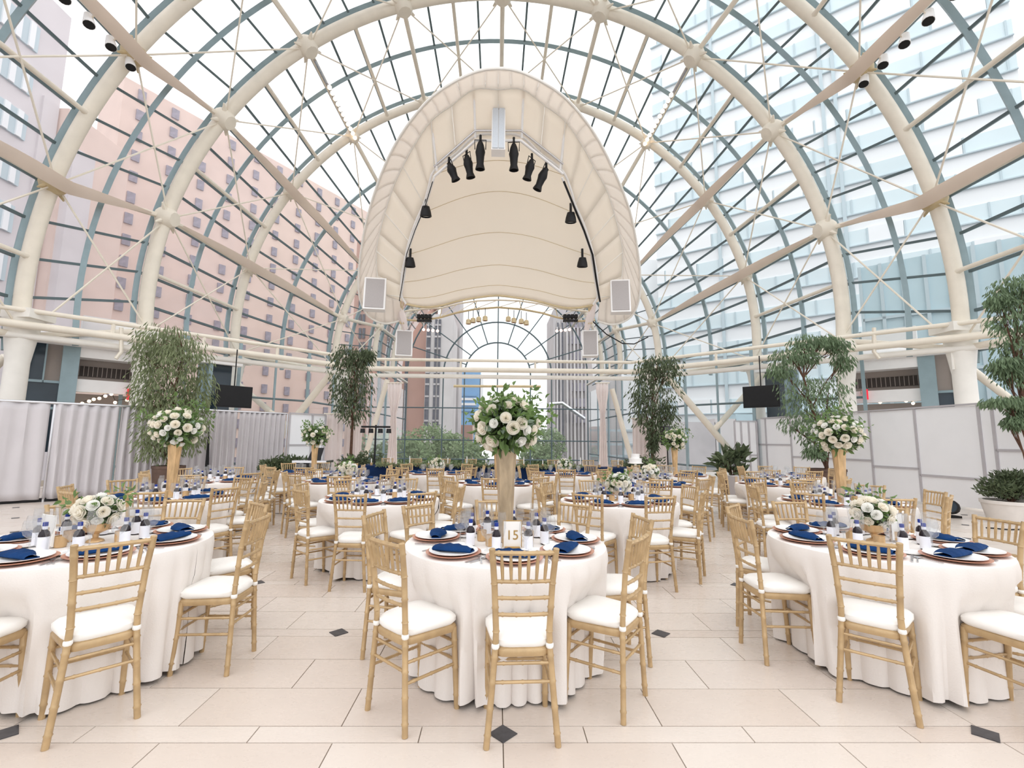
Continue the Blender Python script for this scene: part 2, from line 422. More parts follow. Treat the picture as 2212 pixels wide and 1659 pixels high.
# columns below the arches
def column(x, y, top, w0, parent):
    b = MB(); b.tube([(x, y, -.1), (x, y, top*.75), (x, y, top-.15), (x, y, top)], [w0, w0, w0*1.5, w0*1.7], 14)
    b.box((x, y, top+.12), (w0*4.2, w0*3, .24)); b.tube([(x-w0*1.2, y-.02, top-.1), (x-w0*1.2, y-.02, top-1.0)], .03, 6); b.build('column', 'cream_white', parent)
cols = empty('trim_2', kind='structure')
for k_ in 'ZAB':
    D, r, zc = RIB[k_]
    for s in (-1, 1): column(s*(r*math.cos(R(7))), D, 4.45, .24, cols)
for s in (-1, 1):
    column(s*7.9, 20.5*K, 4.3, .2, cols)
# inclined braces
for (p0, p1, yy, r) in (((1440, 812), (1606, 1008), 18.6, .13), ((1652, 806), (1541, 931), 18.6, .11), ((716, 805), (560, 1000), 18.6, .13), ((514, 830), (632, 930), 18.6, .11),
                        ((837, 820), (788, 990), 18.0, .1), ((1322, 840), (1366, 1000), 18.0, .1), ((2075, 780), (2230, 900), 13.2, .11), ((12, 770), (-120, 900), 13.2, .11)):
    MB().tube([at(*p0, yy), at(*p1, yy)], r, 10).build('brace', 'cream', cols)

# ------------------------------------------------------------------ end window of the far arm
end = empty('window_1', kind='structure'); D, r, zc = RIB['F']
def ev(x, z): return Vector((x, D, z))
sc_ = K
for rr in (2.29*sc_, 3.75*sc_, 7.0):
    MB().tube([ev(rr*math.cos(R(a)), zc-.55*0+rr*math.sin(R(a))) for a in range(0, 181, 6)], .06, 6, upv=(0, 1, 0)).build('fan_arch', 'teal_dark', end)
for a in (18, 36, 54, 72, 90, 108, 126, 144, 162):
    MB().tube([ev(2.56*math.cos(R(a)), zc+2.56*math.sin(R(a))), ev(7*math.cos(R(a)), zc+7*math.sin(R(a)))], .045, 6).build('fan_bar', 'teal_dark', end)
xs = [-9.2, -7.0, -4.2, -2.56, 0, 2.56, 4.2, 7.0, 9.2]; zs = [0, 1.45, 3.9, zc]
for x in xs: MB().tube([ev(x, -.5), ev(x, zc+(2.56 if x == 0 else 0))], .05, 6).build('mullion', 'teal_dark', end)
for z in zs[:3]: MB().tube([ev(-10, z), ev(10, z)], .05, 6).build('transom', 'teal_dark', end)
for i in range(8):
    for j in range(3):
        MB().slab([ev(xs[i]+.06, zs[j]+.05), ev(xs[i+1]-.06, zs[j]+.05), ev(xs[i+1]-.06, zs[j+1]-.05), ev(xs[i]+.06, zs[j+1]-.05)], (0, 1, 0), .012).build('glass_pane', 'pane', end)
for a in range(0, 180, 18):
    for (r0, r1) in ((.3, 2.56), (2.56, 4.2), (4.2, 7.0)):
        pts = [ev(r0*math.cos(R(a)), zc+r0*math.sin(R(a))), ev(r1*math.cos(R(a)), zc+r1*math.sin(R(a))), ev(r1*math.cos(R(a+18)), zc+r1*math.sin(R(a+18))), ev(r0*math.cos(R(a+18)), zc+r0*math.sin(R(a+18)))]
        MB().slab(pts, (0, 1, 0), .012).build('glass_pane', 'pane', end)
# lower side glazing of the far arm and of the octagon's far corners
sg = empty('window_2', kind='structure')
for s in (-1, 1):
    seg = [(s*12.2, 15.2), (s*9.8, 17.6), (s*8.0, 19.6), (s*7.4, 24), (s*7.2, 30), (s*7.1, 35.8)]
    for (x0, y0), (x1, y1) in zip(seg[:-1], seg[1:]):
        a, b = Vector((x0, y0, 0)), Vector((x1, y1, 0))
        for z in (.5, 3.0): MB().tube([a+Vector((0, 0, z)), b+Vector((0, 0, z))], .045, 6).build('transom', 'teal_dark', sg)
        MB().tube([a, a+Vector((0, 0, 5.2))], .07, 4).build('mullion', 'teal', sg)
        m_ = (a+b)/2; MB().tube([m_, m_+Vector((0, 0, 5.2))], .05, 4).build('mullion', 'teal', sg)
        for (z0, z1) in ((.05, .5), (.5, 3.0), (3.0, 5.2)):
            MB().slab([a+Vector((0, 0, z0)), b+Vector((0, 0, z0)), b+Vector((0, 0, z1)), a+Vector((0, 0, z1))], (b-a).cross(Vector((0, 0, 1))), .012).build('glass_pane', 'pane', sg)
# ------------------------------------------------------------------ side bulkheads above the drape
def dq(px0, py0, px1, py1, c, s): # rectangle on the diagonal plane from two opposite pixels' rays
    a = diag(px0, py0, c, s); b = diag(px1, py1, c, s)
    return a, b
for s, nm in ((-1, 'left'), (1, 'right')):
    cB = 26.3 if s < 0 else 28.4
    X = (lambda px: px) if s < 0 else (lambda px: 2150-px)
    def dbox(pxa, pxb, za, zb, mt, name, par, c=cB, th=.2, **kw):
        za = zz_(za); zb = zz_(zb)
        a = diag(X(pxa), 900, c, s); b = diag(X(pxb), 900, c, s); n = Vector((s, 1, 0)).normalized()
        return MB().slab([(a.x, a.y, za), (b.x, b.y, za), (b.x, b.y, zb), (a.x, a.y, zb)], n, th).build(name, mt, par, **kw)
    zz_ = lambda z: z if s < 0 else 1.45+(z-1.45)*28.4/26.3
    wb = empty('wall_'+nm, kind='structure')
    dbox(152, 300, 3.75, 5.0, 'white_paint', 'bulkhead', wb, cB, .6)
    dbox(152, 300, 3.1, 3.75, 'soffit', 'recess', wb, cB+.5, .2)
    dbox(156, 300, 3.25, 3.55, 'dark_void', 'louvre', wb, cB+.36, .1)
    for i in range(14):
        p = 158+i*10.2; dbox(p, p+1.5, 3.25, 3.55, 'soffit', 'louvre_slat', wb, cB+.29, .05)
    dbox(152, 300, 2.75, 3.12, 'white_paint', 'band', wb, cB, .3)
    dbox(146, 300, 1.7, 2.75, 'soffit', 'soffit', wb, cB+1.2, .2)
    dbox(118, 156, 1.0, 4.15, 'teal', 'column_cladding', wb, cB-.1, .5)
    dbox(46, 118, 1.0, 4.15, 'dark_glass', 'dark_window', wb, cB, .1)
    for z in (2.2, 2.95): dbox(46, 118, z, z+.07, 'teal', 'window_rail', wb, cB-.1, .1)
    dbox(80, 84, 2.95, 4.15, 'teal', 'window_rail', wb, cB-.1, .1)
    dbox(84, 118, 3.0, 4.15, 'soffit', 'blind', wb, cB-.08, .02)
    a = diag(X(40), 735, cB-.5, s); b = diag(X(300), 735, cB-.5, s)
    MB().tube([(a.x, a.y, zz_(4.2)), (b.x, b.y, zz_(4.2))], .17, 12).build('duct', 'white_paint', wb)
    dbox(448, 492, 1.0, 4.0, 'dark_glass', 'dark_window', wb, cB, .1)
    dbox(440, 449, 1.0, 4.0, 'teal', 'column_cladding', wb, cB-.1, .3)
    dbox(420, 441, 1.0, 4.0, 'teal', 'column_cladding', wb, cB+.3, .3)
    dbox(380, 512, 4.0, 4.25, 'white_paint', 'band', wb, cB-.1, .4)
    # hooked bracket arm hanging from the ring beam
    t = empty('bracket_arm', 'white bent bracket arm hanging below the %s ring beam' % nm, 'bracket')
    MB().tube([diag(X(262), 708, cR, s), diag(X(262), 760, cR, s), diag(X(250), 775, cR, s)], .05, 8).build('arm', 'cream', t)
    # red sign and string of bulbs in the side passage
    t = empty('exit_sign', 'small glowing red sign in the %s side passage' % nm, 'sign')
    a = diag(X(281), 852, cB-.4, s); MB().box((0, 0, 0), (.16, .06, .35)).build('sign_face', 'red_sign', t); t.location = a
    MB().tube([(0, 0, .17), (0, 0, .3)], .02, 5).build('stem', 'black', t)
    t = empty('string_lights', 'string of tiny bulbs under the %s side soffit' % nm, 'string lights')
    pts = [diag(X(p), q, cB, s) for p, q in ((178, 868), (193, 863), (203, 859), (215, 857), (228, 852), (241, 848), (249, 866), (275, 861))]
    MB().tube(pts, .008, 4).build('wire', 'black', t)
    for p in pts: MB().sphere(p-Vector((0, 0, .05)), .05, 6, 5).build('bulb', 'bulb', t)
    # television
    a = diag(X(467), 832, 23.4, s); b = diag(X(546), 832, 23.4, s)
    t = empty('television', 'black flat screen hung over the %s side wall beside the cream column' % nm, 'television')
    n = Vector((s*.75, 1, 0)).normalized(); z0, z1 = diag(X(500), 880, 23.4, s).z, diag(X(500), 833, 23.4, s).z
    MB().slab([(a.x, a.y, z0), (b.x, b.y, z0), (b.x, b.y, z1), (a.x, a.y, z1)], n, .09).build('casing', 'black', t)
    cx = (a+b)/2; off = -n*.05
    MB().slab([Vector((a.x, a.y, z0+.04)).lerp(Vector((b.x, b.y, z0+.04)), .03)+off, Vector((a.x, a.y, z0+.04)).lerp(Vector((b.x, b.y, z0+.04)), .97)+off,
               Vector((a.x, a.y, z1-.04)).lerp(Vector((b.x, b.y, z1-.04)), .97)+off, Vector((a.x, a.y, z1-.04)).lerp(Vector((b.x, b.y, z1-.04)), .03)+off], n, .01).build('screen', 'black', t)
    MB().tube([(cx.x+n.x*.1, cx.y+n.y*.1, z1-.1), (cx.x+n.x*.1, cx.y+n.y*.1, 4.3)], .02, 6).build('hanger', 'black', t)
    cm = cx+n*.12; MB().box((cm.x, cm.y, (z0+z1)/2), (.16, .1, .3)).build('mount', 'black', t)

# ------------------------------------------------------------------ pipe and drape on the left
def curtain(name, p0, p1, z0, z1, folds, depth, mt, parent=None, pinch=None, **kw):
    p0 = Vector(p0); p1 = Vector(p1); t = (p1-p0); L = t.length; t.normalize(); n = Vector((-t.y, t.x, 0)); N = folds*8; rws = []
    ph = [random.uniform(-.5, .5) for _ in range(folds+1)]
    for k in range(13):
        v = k/12; z = z1+(z0-z1)*v; row = []
        wd = pinch(v) if pinch else 1
        for i in range(N+1):
            u = i/N; q = p0+t*L*(.5+(u-.5)*wd)
            j = u*folds; ja = int(min(j, folds-1)); amp = (.6+.4*v)*(1+.5*ph[ja])
            row.append(q+n*depth*amp*math.sin(2*math.pi*j+.6*math.sin(3*v+ph[ja]*4)+ph[ja])+Vector((0, 0, z)))
        rws.append(row)
    o = MB().grid(rws).build(name, mt, parent, **kw); solid(o, .012); return o
pd = empty('drape_wall', 'long grey-lilac pipe and drape wall along the left side', 'drape')
def lp(x, c=20.7): return (x, x+c)
xs_ = [-12.4, -11.2, -10.05, -9.2, -8.3, -7.35, -6.42]
for i in range(6):
    a = lp(xs_[i]+.02); b = lp(xs_[i+1]-.02)
    curtain('drape_panel', (*a, 0), (*b, 0), .06, 2.17, (5, 5, 6, 8, 8, 9)[i], (.03, .03, .05, .06, .06, .05)[i], 'drape', pd)
MB().tube([(*lp(-12.4), 2.19), (*lp(-6.42), 2.19)], .03, 8).build('top_pipe', 'silver', pd)
for x in (-10.05, -6.42): MB().tube([(*lp(x, 20.76), 0), (*lp(x, 20.76), 2.2)], .025, 8).build('upright', 'silver', pd)
t = empty('base_strip', 'black skirting strip on the floor under the left drape', 'skirting')
MB().beam((*lp(-12.4, 20.8), .03), (*lp(-9.3, 20.8), .03), .05, .1).build('strip', 'black', t)
# banner seen in the gap between two drape panels
t = empty('feather_banner', 'thin teal and black banner seen in the gap of the left drape', 'banner')
a = diag(452, 930, 20.55); b = diag(447, 1015, 20.55)
MB().slab([a+Vector((-.02, 0, .25)), a+Vector((.03, 0, -.3)), b+Vector((.05, 0, 0)), b+Vector((-.06, 0, 0))], (1, -1, 0), .02).build('cloth', 'black', t)
MB().tube([(b.x, b.y, 0), (b.x, b.y, .9)], .02, 6).build('pole', 'black', t)
# white panels after the drape on the left, and the right-hand panel wall
def panelwall(name, label, P0, P1, z0, z1, verts, horiz, side):
    t = empty(name, label, 'partition'); P0 = Vector(P0); P1 = Vector(P1); d = P1-P0; n = Vector((-d.y, d.x, 0)).normalized()*side
    for i in range(len(verts)-1):
        hs = [z0]+horiz[i]+[z1]
        for j in range(len(hs)-1):
            a = P0+d*verts[i]; b = P0+d*verts[i+1]
            MB().slab([(a.x, a.y, hs[j]+.015), (b.x, b.y, hs[j]+.015), (b.x, b.y, hs[j+1]-.015), (a.x, a.y, hs[j+1]-.015)], n, .04).build('panel', 'wall_panel', t)
            if j: MB().beam((*(a-n*.03).xy, hs[j]), (*(b-n*.03).xy, hs[j]), .03, .05).build('batten', 'batten', t)
    for v in verts:
        a = P0+d*v-n*.03; MB().beam((a.x, a.y, z0), (a.x, a.y, z1), .06, .03, tuple(n)).build('batten', 'batten', t)
    MB().beam((*(P0-n*.02).xy, z1+.015), (*(P1-n*.02).xy, z1+.015), .07, .04).build('top_rail', 'batten', t)
    return t
a = diag(622, 950, 20.75); b = diag(700, 950, 20.75)
panelwall('panel_partition', 'short white panelled partition after the left drape, behind a tall gold vase', (a.x, a.y, 0), (b.x, b.y, 0), .03, 2.2, [0, .62, 1], [[1.25], [1.5]], 1)
# right wall: nearly parallel to the view
RW0 = Vector((11.2, 6.5, 0)); RW1 = Vector((9.97, 17.4, 0))
def rwv(px):       # fraction along the right wall seen at pixel column px
    d = ray(px, 1000); k = d.x/d.y; e = RW1-RW0
    return (k*RW0.y-RW0.x)/(e.x-k*e.y)
vs = [0]+[rwv(p) for p in (2155, 2125, 1985, 1885, 1712, 1658, 1640)]; vs = vs[:1]+[v for v in vs[1:] if v > .02]
hz = [[1.3]]+[[.5, 1.35], [1.35, .3], [1.0, 1.0], [.95], [.9], [1.55], [1.2]]
hz = [[1.35], [.4], [.7], [.85], [1.0], [1.4], [1.4], [1.0]]
panelwall('panel_wall', 'long white panelled wall with grey battens along the right side', RW0, RW1, .03, 2.36, vs+[1.0] if vs[-1] < .98 else vs, hz, -1)
a = at(1600, 950, 17.6); 
panelwall('panel_screen', 'narrow pale panelled screen at the far end of the right wall', (9.75, 17.45, 0), (8.95, 17.5, 0), .03, 2.25, [0, .35, .7, 1], [[1.0], [.6], [1.1]], -1)

# ------------------------------------------------------------------ city outside
MB().box((0, 80, -7.2), (400, 260, .4)).build('ground', 'asphalt', None, kind='structure')
def facade(name, label, P0, P1, zb, zt, mt, winmt, nx, nz, ww, wh, thick=6, x_off=0, recess=.25, side=1, zstart=None, groups='buildings outside'):
    t = empty(name, label, 'building', group=None); P0 = Vector(P0); P1 = Vector(P1); d = P1-P0; L = d.length; d.normalize(); n = Vector((-d.y, d.x, 0))*side
    a, b = P0, P1
    MB().slab([Vector((a.x, a.y, zb))+n*thick/2, Vector((b.x, b.y, zb))+n*thick/2, Vector((b.x, b.y, zt))+n*thick/2, Vector((a.x, a.y, zt))+n*thick/2], n, thick).build('wall', mt, t)
    dz = (zt-(zstart or zb))/nz; dx = L/nx; me = MB(); me.box((0, 0, 0), (ww, .3, wh)); me = me.mesh('window', winmt)
    fr = MB().box((0, 0, 0), (ww+.4, .2, wh*.12)).mesh('sill', mt)
    ang = math.atan2(d.y, d.x); cnt = 0
    for i in range(nx):
        for k in range(nz):
            p = P0+d*(dx*(i+.5)) - n*.1
            link('window', me, t, (p.x, p.y, (zstart or zb)+dz*(k+.5)), (0, 0, ang)); cnt += 1
            if cnt > 298: return t
    return t
# left: big pink brick building, wall running away to the right
A0 = at(270, 165, 60); A1 = at(815, 404, 100)
fl = facade('brick_building', 'tall pink brick building with columns of small windows beyond the left glass', (A0.x, A0.y, 0), (A1.x*1.0, A1.y, 0), -7, A0.z, 'brick_pink', 'win_blue', 11, 19, .95, 1.5, 8, side=1)
MB().box((0, 0, 0), (.1, .1, .1))
# left: nearer grey-pink block with ribbon windows
B0 = at(155, 40, 45); xw = B0.x
t = empty('office_block', 'pale grey-pink block with ribbon windows at the far left, nearer than the brick building', 'building')
MB().box((xw-5, 15, (B0.z-7)/2), (10, 60, B0.z+7)).build('wall', 'concrete', t)
for k in range(9):
    z = 3+k*4.6
    if z > B0.z-3: break
    f = MB().box((xw+.05, 34, z), (.3, 16, 2.6)).build('ribbon_window', 'band_frame', t)
    for j in range(13): MB().box((xw+.25, 26.6+j*1.22, z), (.2, .5, 2.6)).build('window_fin', 'bld_white', f)
MB().box((xw+.05, 44, 10), (.3, 1.6, 50)).build('dark_strip', 'concrete', t)
MB().box((xw-3, 49, 14), (8, 8, 42)).build('wing', 'brick_pink', t)
MB().box((xw+1.2, 46.5, 12), (1.2, 2.5, 38)).build('wing', 'concrete', t)
# right: white tower with teal glass bands rising to the right
W0 = at(2300, 900, 40); W1 = at(1430, 900, 62)
t = empty('white_tower', 'white high-rise with pale teal window bands beyond the right glass', 'building')
P0 = Vector((W0.x, W0.y, 0)); P1 = Vector((W1.x, W1.y, 0)); d = (P1-P0); L = d.length; d.normalize(); n = Vector((d.y, -d.x, 0))
if n.x < 0: n = -n
q = lambda u, z, o=0: P0+d*u+n*o+Vector((0, 0, z))
MB().slab([q(0, -7, 4), q(L, -7, 4), q(L, 62, 4), q(0, 62, 4)], n, 8).build('wall', 'bld_white', t)
k = 0; z = 1.5
random.seed(3)
while z < 60:
    u = 0; 
    segs = []
    u = random.uniform(0, 2)
    f = MB().slab([q(0, z, -.05), q(L, z, -.05), q(L, z+1.7, -.05), q(0, z+1.7, -.05)], n, .2).build('window_band', 'band_teal', t)
    while u < L:
        wdt = random.choice((2.2, 3.1, 3.1, 4.2))
        MB().slab([q(u, z, -.2), q(u+.16, z, -.2), q(u+.16, z+1.7, -.2), q(u, z+1.7, -.2)], n, .12).build('mullion', 'band_frame', f)
        if random.random() < .28: MB().slab([q(u+.2, z-.05, -.22), q(min(u+wdt, L), z-.05, -.22), q(min(u+wdt, L), z+1.75, -.22), q(u+.2, z+1.75, -.22)], n, .1).build('spandrel', 'bld_white', f)
        u += wdt
    MB().slab([q(0, z-.12, -.25), q(L, z-.12, -.25), q(L, z, -.25), q(0, z, -.25)], n, .2).build('sill', 'band_frame', f)
    z += 3.6
for u in (14, 15.2, 27):
    MB().slab([q(u, -7, -.3), q(u+.35, -7, -.3), q(u+.35, 62, -.3), q(u, 62, -.3)], n, .15).build('seam', 'band_frame', t)
# teal glass podium in front of it on the right
t = empty('glass_podium', 'low teal glass podium at the foot of the white high-rise', 'building')
PZ = diag(1900, 585, 37, 1).z; a = diag(1868, 650, 37, 1); b = diag(2290, 650, 37, 1); nn = Vector((1, 1, 0)).normalized()
MB().slab([(a.x, a.y, -7), (b.x, b.y, -7), (b.x, b.y, PZ), (a.x, a.y, PZ)], nn, 2).build('wall', 'glass_teal', t)
for i in range(9):
    c = Vector((a.x, a.y, 0)).lerp(Vector((b.x, b.y, 0)), i/8)-nn*1.05; MB().beam((c.x, c.y, -7), (c.x, c.y, PZ), .12, .12).build('mullion', 'band_frame', t)
for z in (2, 4.4, 6.8): MB().beam((*(Vector((a.x, a.y, 0))-nn*1.05).xy, z), (*(Vector((b.x, b.y, 0))-nn*1.05).xy, z), .12, .12).build('transom', 'band_frame', t)
# pale grey slab building right of centre
t = empty('grey_block', 'plain light grey building filling the right of the far window', 'building')
for (pa, pb, top, yy, mt) in ((1272, 1345, 620, 66, 'stone_pale'), (1345, 1440, 560, 64, 'bld_white')):
    a = at(pa, 950, yy); b = at(pb, 950, yy); tz = at(pa, top, yy).z
    MB().box(((a.x+b.x)/2, yy+5, (tz-7)/2), (b.x-a.x, 10, tz+7)).build('wall', mt, t)
for py in (930, 960, 985): a = at(1340, py, 63.8); MB().box((a.x, 63.8, a.z), (9, .3, .3)).build('ledge', 'band_frame', t)
a = at(1365, 945, 63); MB().box((a.x, 58.5, a.z), (1.0, .5, 6)).build('doorway', 'win_dark', t)
t = empty('low_shops', 'dark glazed shop fronts low down on the right behind the gold vase', 'building')
for (pa, pb, p0, p1, mt) in ((1450, 1545, 912, 1008, 'stone_grey'), (1548, 1590, 905, 1008, 'stone_pale'), (1592, 1660, 895, 965, 'glass_teal'), (1600, 1625, 965, 1008, 'win_dark')):
    a = at(pa, p1, 55); b = at(pb, p0, 55); MB().box(((a.x+b.x)/2, 56, (a.z+b.z)/2), (b.x-a.x, 2, b.z-a.z)).build('shop_front', mt, t)
# carved stone building
t = empty('stone_building', 'weathered grey stone building with tall carved piers right of the centre flowers', 'building')
a = at(1196, 950, 60); b = at(1275, 950, 60); tz = at(1196, 668, 60).z
MB().box(((a.x+b.x)/2, 64, (tz-7)/2), (b.x-a.x, 8, tz+7)).build('wall', 'stone_grey', t)
for i, px in enumerate((1198, 1204, 1212, 1226, 1234, 1242, 1250, 1258, 1266)):
    c = at(px, 950, 59.7); MB().box((c.x, 59.8, (tz-9)/2), (.22, .5, tz+4)).build('pier', 'stone_pale' if i % 2 else 'stone_grey', t)
for i, px in enumerate((1206, 1216)):
    c = at(px, 950, 59.7); MB().box((c.x, 59.9, tz*.45), (.22, .4, tz*.9)).build('window_slot', 'win_dark', t)
for k in range(7):
    for j in range(5):
        c = at(1226+j*9, 700+k*34, 59.7); MB().box((c.x, 59.85, c.z), (.28, .4, 1.1)).build('window', 'win_blue', t)
a = at(1187, 873, 58); b = at(1214, 871, 58); c = at(1263, 905, 58)
MB().tube([a, b, c], .25, 6).build('awning_rail', 'silver', t)
# brown brick tower, striped tower, blue tower
t = empty('brown_tower', 'brown brick tower left of the far window', 'building')
a = at(750, 950, 66); b = at(914, 950, 66); tz = at(800, 520, 66).z
MB().box(((a.x+b.x)/2, 72, (tz-7)/2), (b.x-a.x, 12, tz+7)).build('wall', 'brick_brown', t)
for px in (815, 830, 872): c = at(px, 950, 65.9); MB().box((c.x, 65.9, tz/2-4), (.3, .4, tz)).build('groove', 'win_dark', t)
for px in (778, 786, 820):
    for k in range(10): c = at(px, 600+k*30, 65.9); MB().box((c.x, 65.9, c.z), (.35, .3, 1.5)).build('window', 'win_dark', t)
t = empty('striped_tower', 'pale stone tower with dark vertical window strips left of the blue tower', 'building')
a = at(914, 950, 64); b = at(972, 950, 64); tz = at(914, 678, 64).z
MB().box(((a.x+b.x)/2, 68, (tz-7)/2), (b.x-a.x, 8, tz+7)).build('wall', 'stone_pale', t)
a2 = at(940, 950, 70); b2 = at(985, 950, 70); tz2 = at(940, 620, 70).z
MB().box(((a2.x+b2.x)/2, 76, (tz2-7)/2), (b2.x-a2.x, 7, tz2+7)).build('upper_wall', 'stone_grey', t)
for px, wd in ((921, .55), (937, .32), (945, .32)):
    z0 = at(px, 922, 63.9).z; z1 = at(px, 690, 63.9).z; c = at(px, 900, 63.9)
    f = MB().box((c.x, 63.95, (z0+z1)/2), (wd, .3, z1-z0)).build('window_strip', 'win_dark', t)
    for k in range(9): MB().box((c.x, 63.75, z0+(z1-z0)*(k+.5)/9), (wd, .2, .25)).build('spandrel', 'stone_grey', f)
c = at(940, 944, 63.9); MB().box((c.x, 63.9, c.z), (.9, .4, 1.0)).build('doorway', 'win_dark', t)
t = empty('blue_tower', 'bright blue glass tower down the street at the centre', 'building')
a = at(986, 950, 120); b = at(1036, 950, 120); tz = at(1000, 797, 120).z
MB().box(((a.x+b.x)/2, 125, (tz-7)/2), (b.x-a.x, 10, tz+7)).build('wall', 'glass_blue', t)
for py in (853, 862, 873, 886): c = at(1000, py, 119.8); MB().box(((a.x+b.x)/2-.5, 119.8, c.z), (b.x-a.x-1, .4, .6)).build('floor_band', 'bld_white' if py in (862, 873) else 'glass_blue', t)
c = at(1037, 900, 119.9); MB().box((c.x+.2, 124, tz*.45), (.8, 8, tz*.9)).build('side_wall', 'bld_white', t)
t = empty('brick_shop', 'small dark red brick building at the foot of the blue tower', 'building')
a = at(986, 950, 80); b = at(1020, 950, 80); tz = at(1000, 918, 80).z
MB().box(((a.x+b.x)/2, 82, (tz-7)/2), (b.x-a.x, 4, tz+7)).build('wall', 'brick_brown', t)
for px in (992, 1003, 1013): c = at(px, 950, 79.9); MB().box((c.x, 79.9, 0), (.35, .3, 2.5)).build('window', 'win_dark', t)
# street trees
def leafmesh(n, fn, ln, wd, rnd, mt, name, parent, droop=0, kind='stuff', orient=None):
    b = MB()
    for i in range(n):
        p, dr = fn(rnd)
        d = Vector(dr) if dr is not None else Vector((rnd.gauss(0, 1), rnd.gauss(0, 1), rnd.gauss(0, 1)))
        d = d + Vector((rnd.gauss(0, .35), rnd.gauss(0, .35), rnd.gauss(0, .35))) + Vector((0, 0, -droop)); d.normalize()
        a = d.cross(Vector((rnd.gauss(0, 1), rnd.gauss(0, 1), rnd.gauss(0, 1)))).normalized(); l = ln*rnd.uniform(.6, 1.3); ww = wd*rnd.uniform(.7, 1.2); p = Vector(p)
        nn = d.cross(a)*ww*.25
        b.quad(p, p+d*l*.5+a*ww/2+nn, p+d*l, p+d*l*.5-a*ww/2+nn)
    return b.build(name, mt, parent, kind=kind)
rnd = random.Random(11)
for i, (px, py, yy, r) in enumerate(((800, 985, 48, 2.6), (845, 975, 50, 3.0), (890, 985, 46, 2.4), (930, 960, 52, 3.0), (975, 975, 50, 2.6), (1010, 990, 46, 2.0), (1178, 960, 54, 2.6), (1160, 990, 50, 2.0))):
    c = at(px, py, yy); t = empty('street_tree', 'round green street tree outside the far window, %s' % ['leftmost under the brown tower', 'second from the left', 'third from the left', 'below the striped tower', 'below the blue tower', 'left of the centre flowers', 'right of the centre flowers, the taller', 'right of the centre flowers, the lower'][i], 'tree')
    MB().tube([(c.x, yy, -7), (c.x, yy, c.z)], .2, 6).build('trunk', 'bark', t)
    def cf(q, c=c, r=r):
        v = Vector((q.gauss(0, 1), q.gauss(0, 1), q.gauss(0, 1))).normalized()*r*.82*q.uniform(.6, 1.05); return (c+Vector((v.x*1.15, v.y, v.z*.9)), None)
    leafmesh(1000, cf, .45, .3, rnd, 'tree_green', 'foliage', t)

# ------------------------------------------------------------------ hanging canopy over the stage
SY0, SY1 = 9.2, 14.6
def sy(py): return SY0+(SY1-SY0)*(py-148)/(690-148)
def S(px, py, dz=0, dy=0): v = at(px, py, sy(py)+dy); v.z += dz; return v
outer = [(1076, 148), (1023, 157), (959, 190), (913, 230), (867, 290), (831, 358), (803, 436), (785, 510), (775, 592), (778, 646), (796, 683), (831, 699), (867, 692)]
midr = [(1076, 212), (1023, 212), (975, 246), (931, 279), (895, 330), (870, 375), (847, 425), (831, 475), (819, 520), (813, 557), (815, 610), (832, 650), (862, 660)]
inner = [(1076, 290), (1027, 294), (985, 332), (938, 368), (926, 405), (916, 440), (898, 480), (884, 521), (876, 555), (869, 590), (867, 617), (868, 640), (877, 656)]
back = [(877, 656), (905, 662), (931, 663), (960, 658), (985, 651), (1009, 646), (1040, 641), (1076, 638)]
mx = lambda p: (2152-p[0]+(6 if p[1] > 400 else 0), p[1]+(0 if p[1] < 400 else 2))
full = lambda l: [p for p in l[::-1]] + [mx(p) for p in l[1:]]
O_, Mi, In = full(outer), full(midr), full(inner)
can = empty('stage_canopy', 'large cream horseshoe-shaped fabric canopy hung over the far stage', 'canopy')
def interp(l, t):
    x = t*(len(l)-1); i = min(int(x), len(l)-2); f = x-i
    p0, p1, p2_, p3 = l[max(i-1, 0)], l[i], l[i+1], l[min(i+2, len(l)-1)]
    return .5*((2*p1)+(p2_-p0)*f+(2*p0-5*p1+4*p2_-p3)*f*f+(3*p1-p0-3*p2_+p3)*f**3)
OC, MC, IC = [S(*p) for p in O_], [S(*p, .22) for p in Mi], [S(*p) for p in In]
NP = 46
for i in range(NP):
    t0, t1 = (i+.006)/NP, (i+.994)/NP; rws = []
    for v in range(6):
        f = v/5; row = []
        for u in range(5):
            t = t0+(t1-t0)*u/4; p = interp(OC, t).lerp(interp(MC, t), f); p.z += .05*math.sin(math.pi*f)-.025*math.sin(math.pi*u/4)*(1-f)**2; row.append(p)
        rws.append(row)
    ob = MB().grid(rws).build('rim_panel', 'canopy_rim', can); solid(ob, .015)
for i in range(12):
    t0, t1 = (i+.003)/12, (i+.997)/12
    rws = [[interp(MC, t0+(t1-t0)*u/6).lerp(interp(IC, t0+(t1-t0)*u/6), f) for u in range(7)] for f in (0, .25, .5, .75, 1)]
    ob = MB().grid(rws).build('inner_panel', 'canopy', can); solid(ob, .015)
MB().tube([interp(OC, i/96) for i in range(97)], .035, 8).build('outer_cord', 'cream_white', can)
MB().tube([interp(MC, i/96) for i in range(97)], .02, 8).build('middle_frame', 'cream_white', can)
MB().tube([interp(IC, i/96) for i in range(97)], .035, 8).build('inner_frame', 'white_paint', can)
for i in (1, 3, 5, 7, 9):
    for l in ((O_, Mi, In),):
        for ii in (i+0, len(O_)-1-i): MB().tube([S(*Mi[ii], .2), S(*In[ii], -.02)], .016, 6).build('frame_strut', 'cream_white', can)
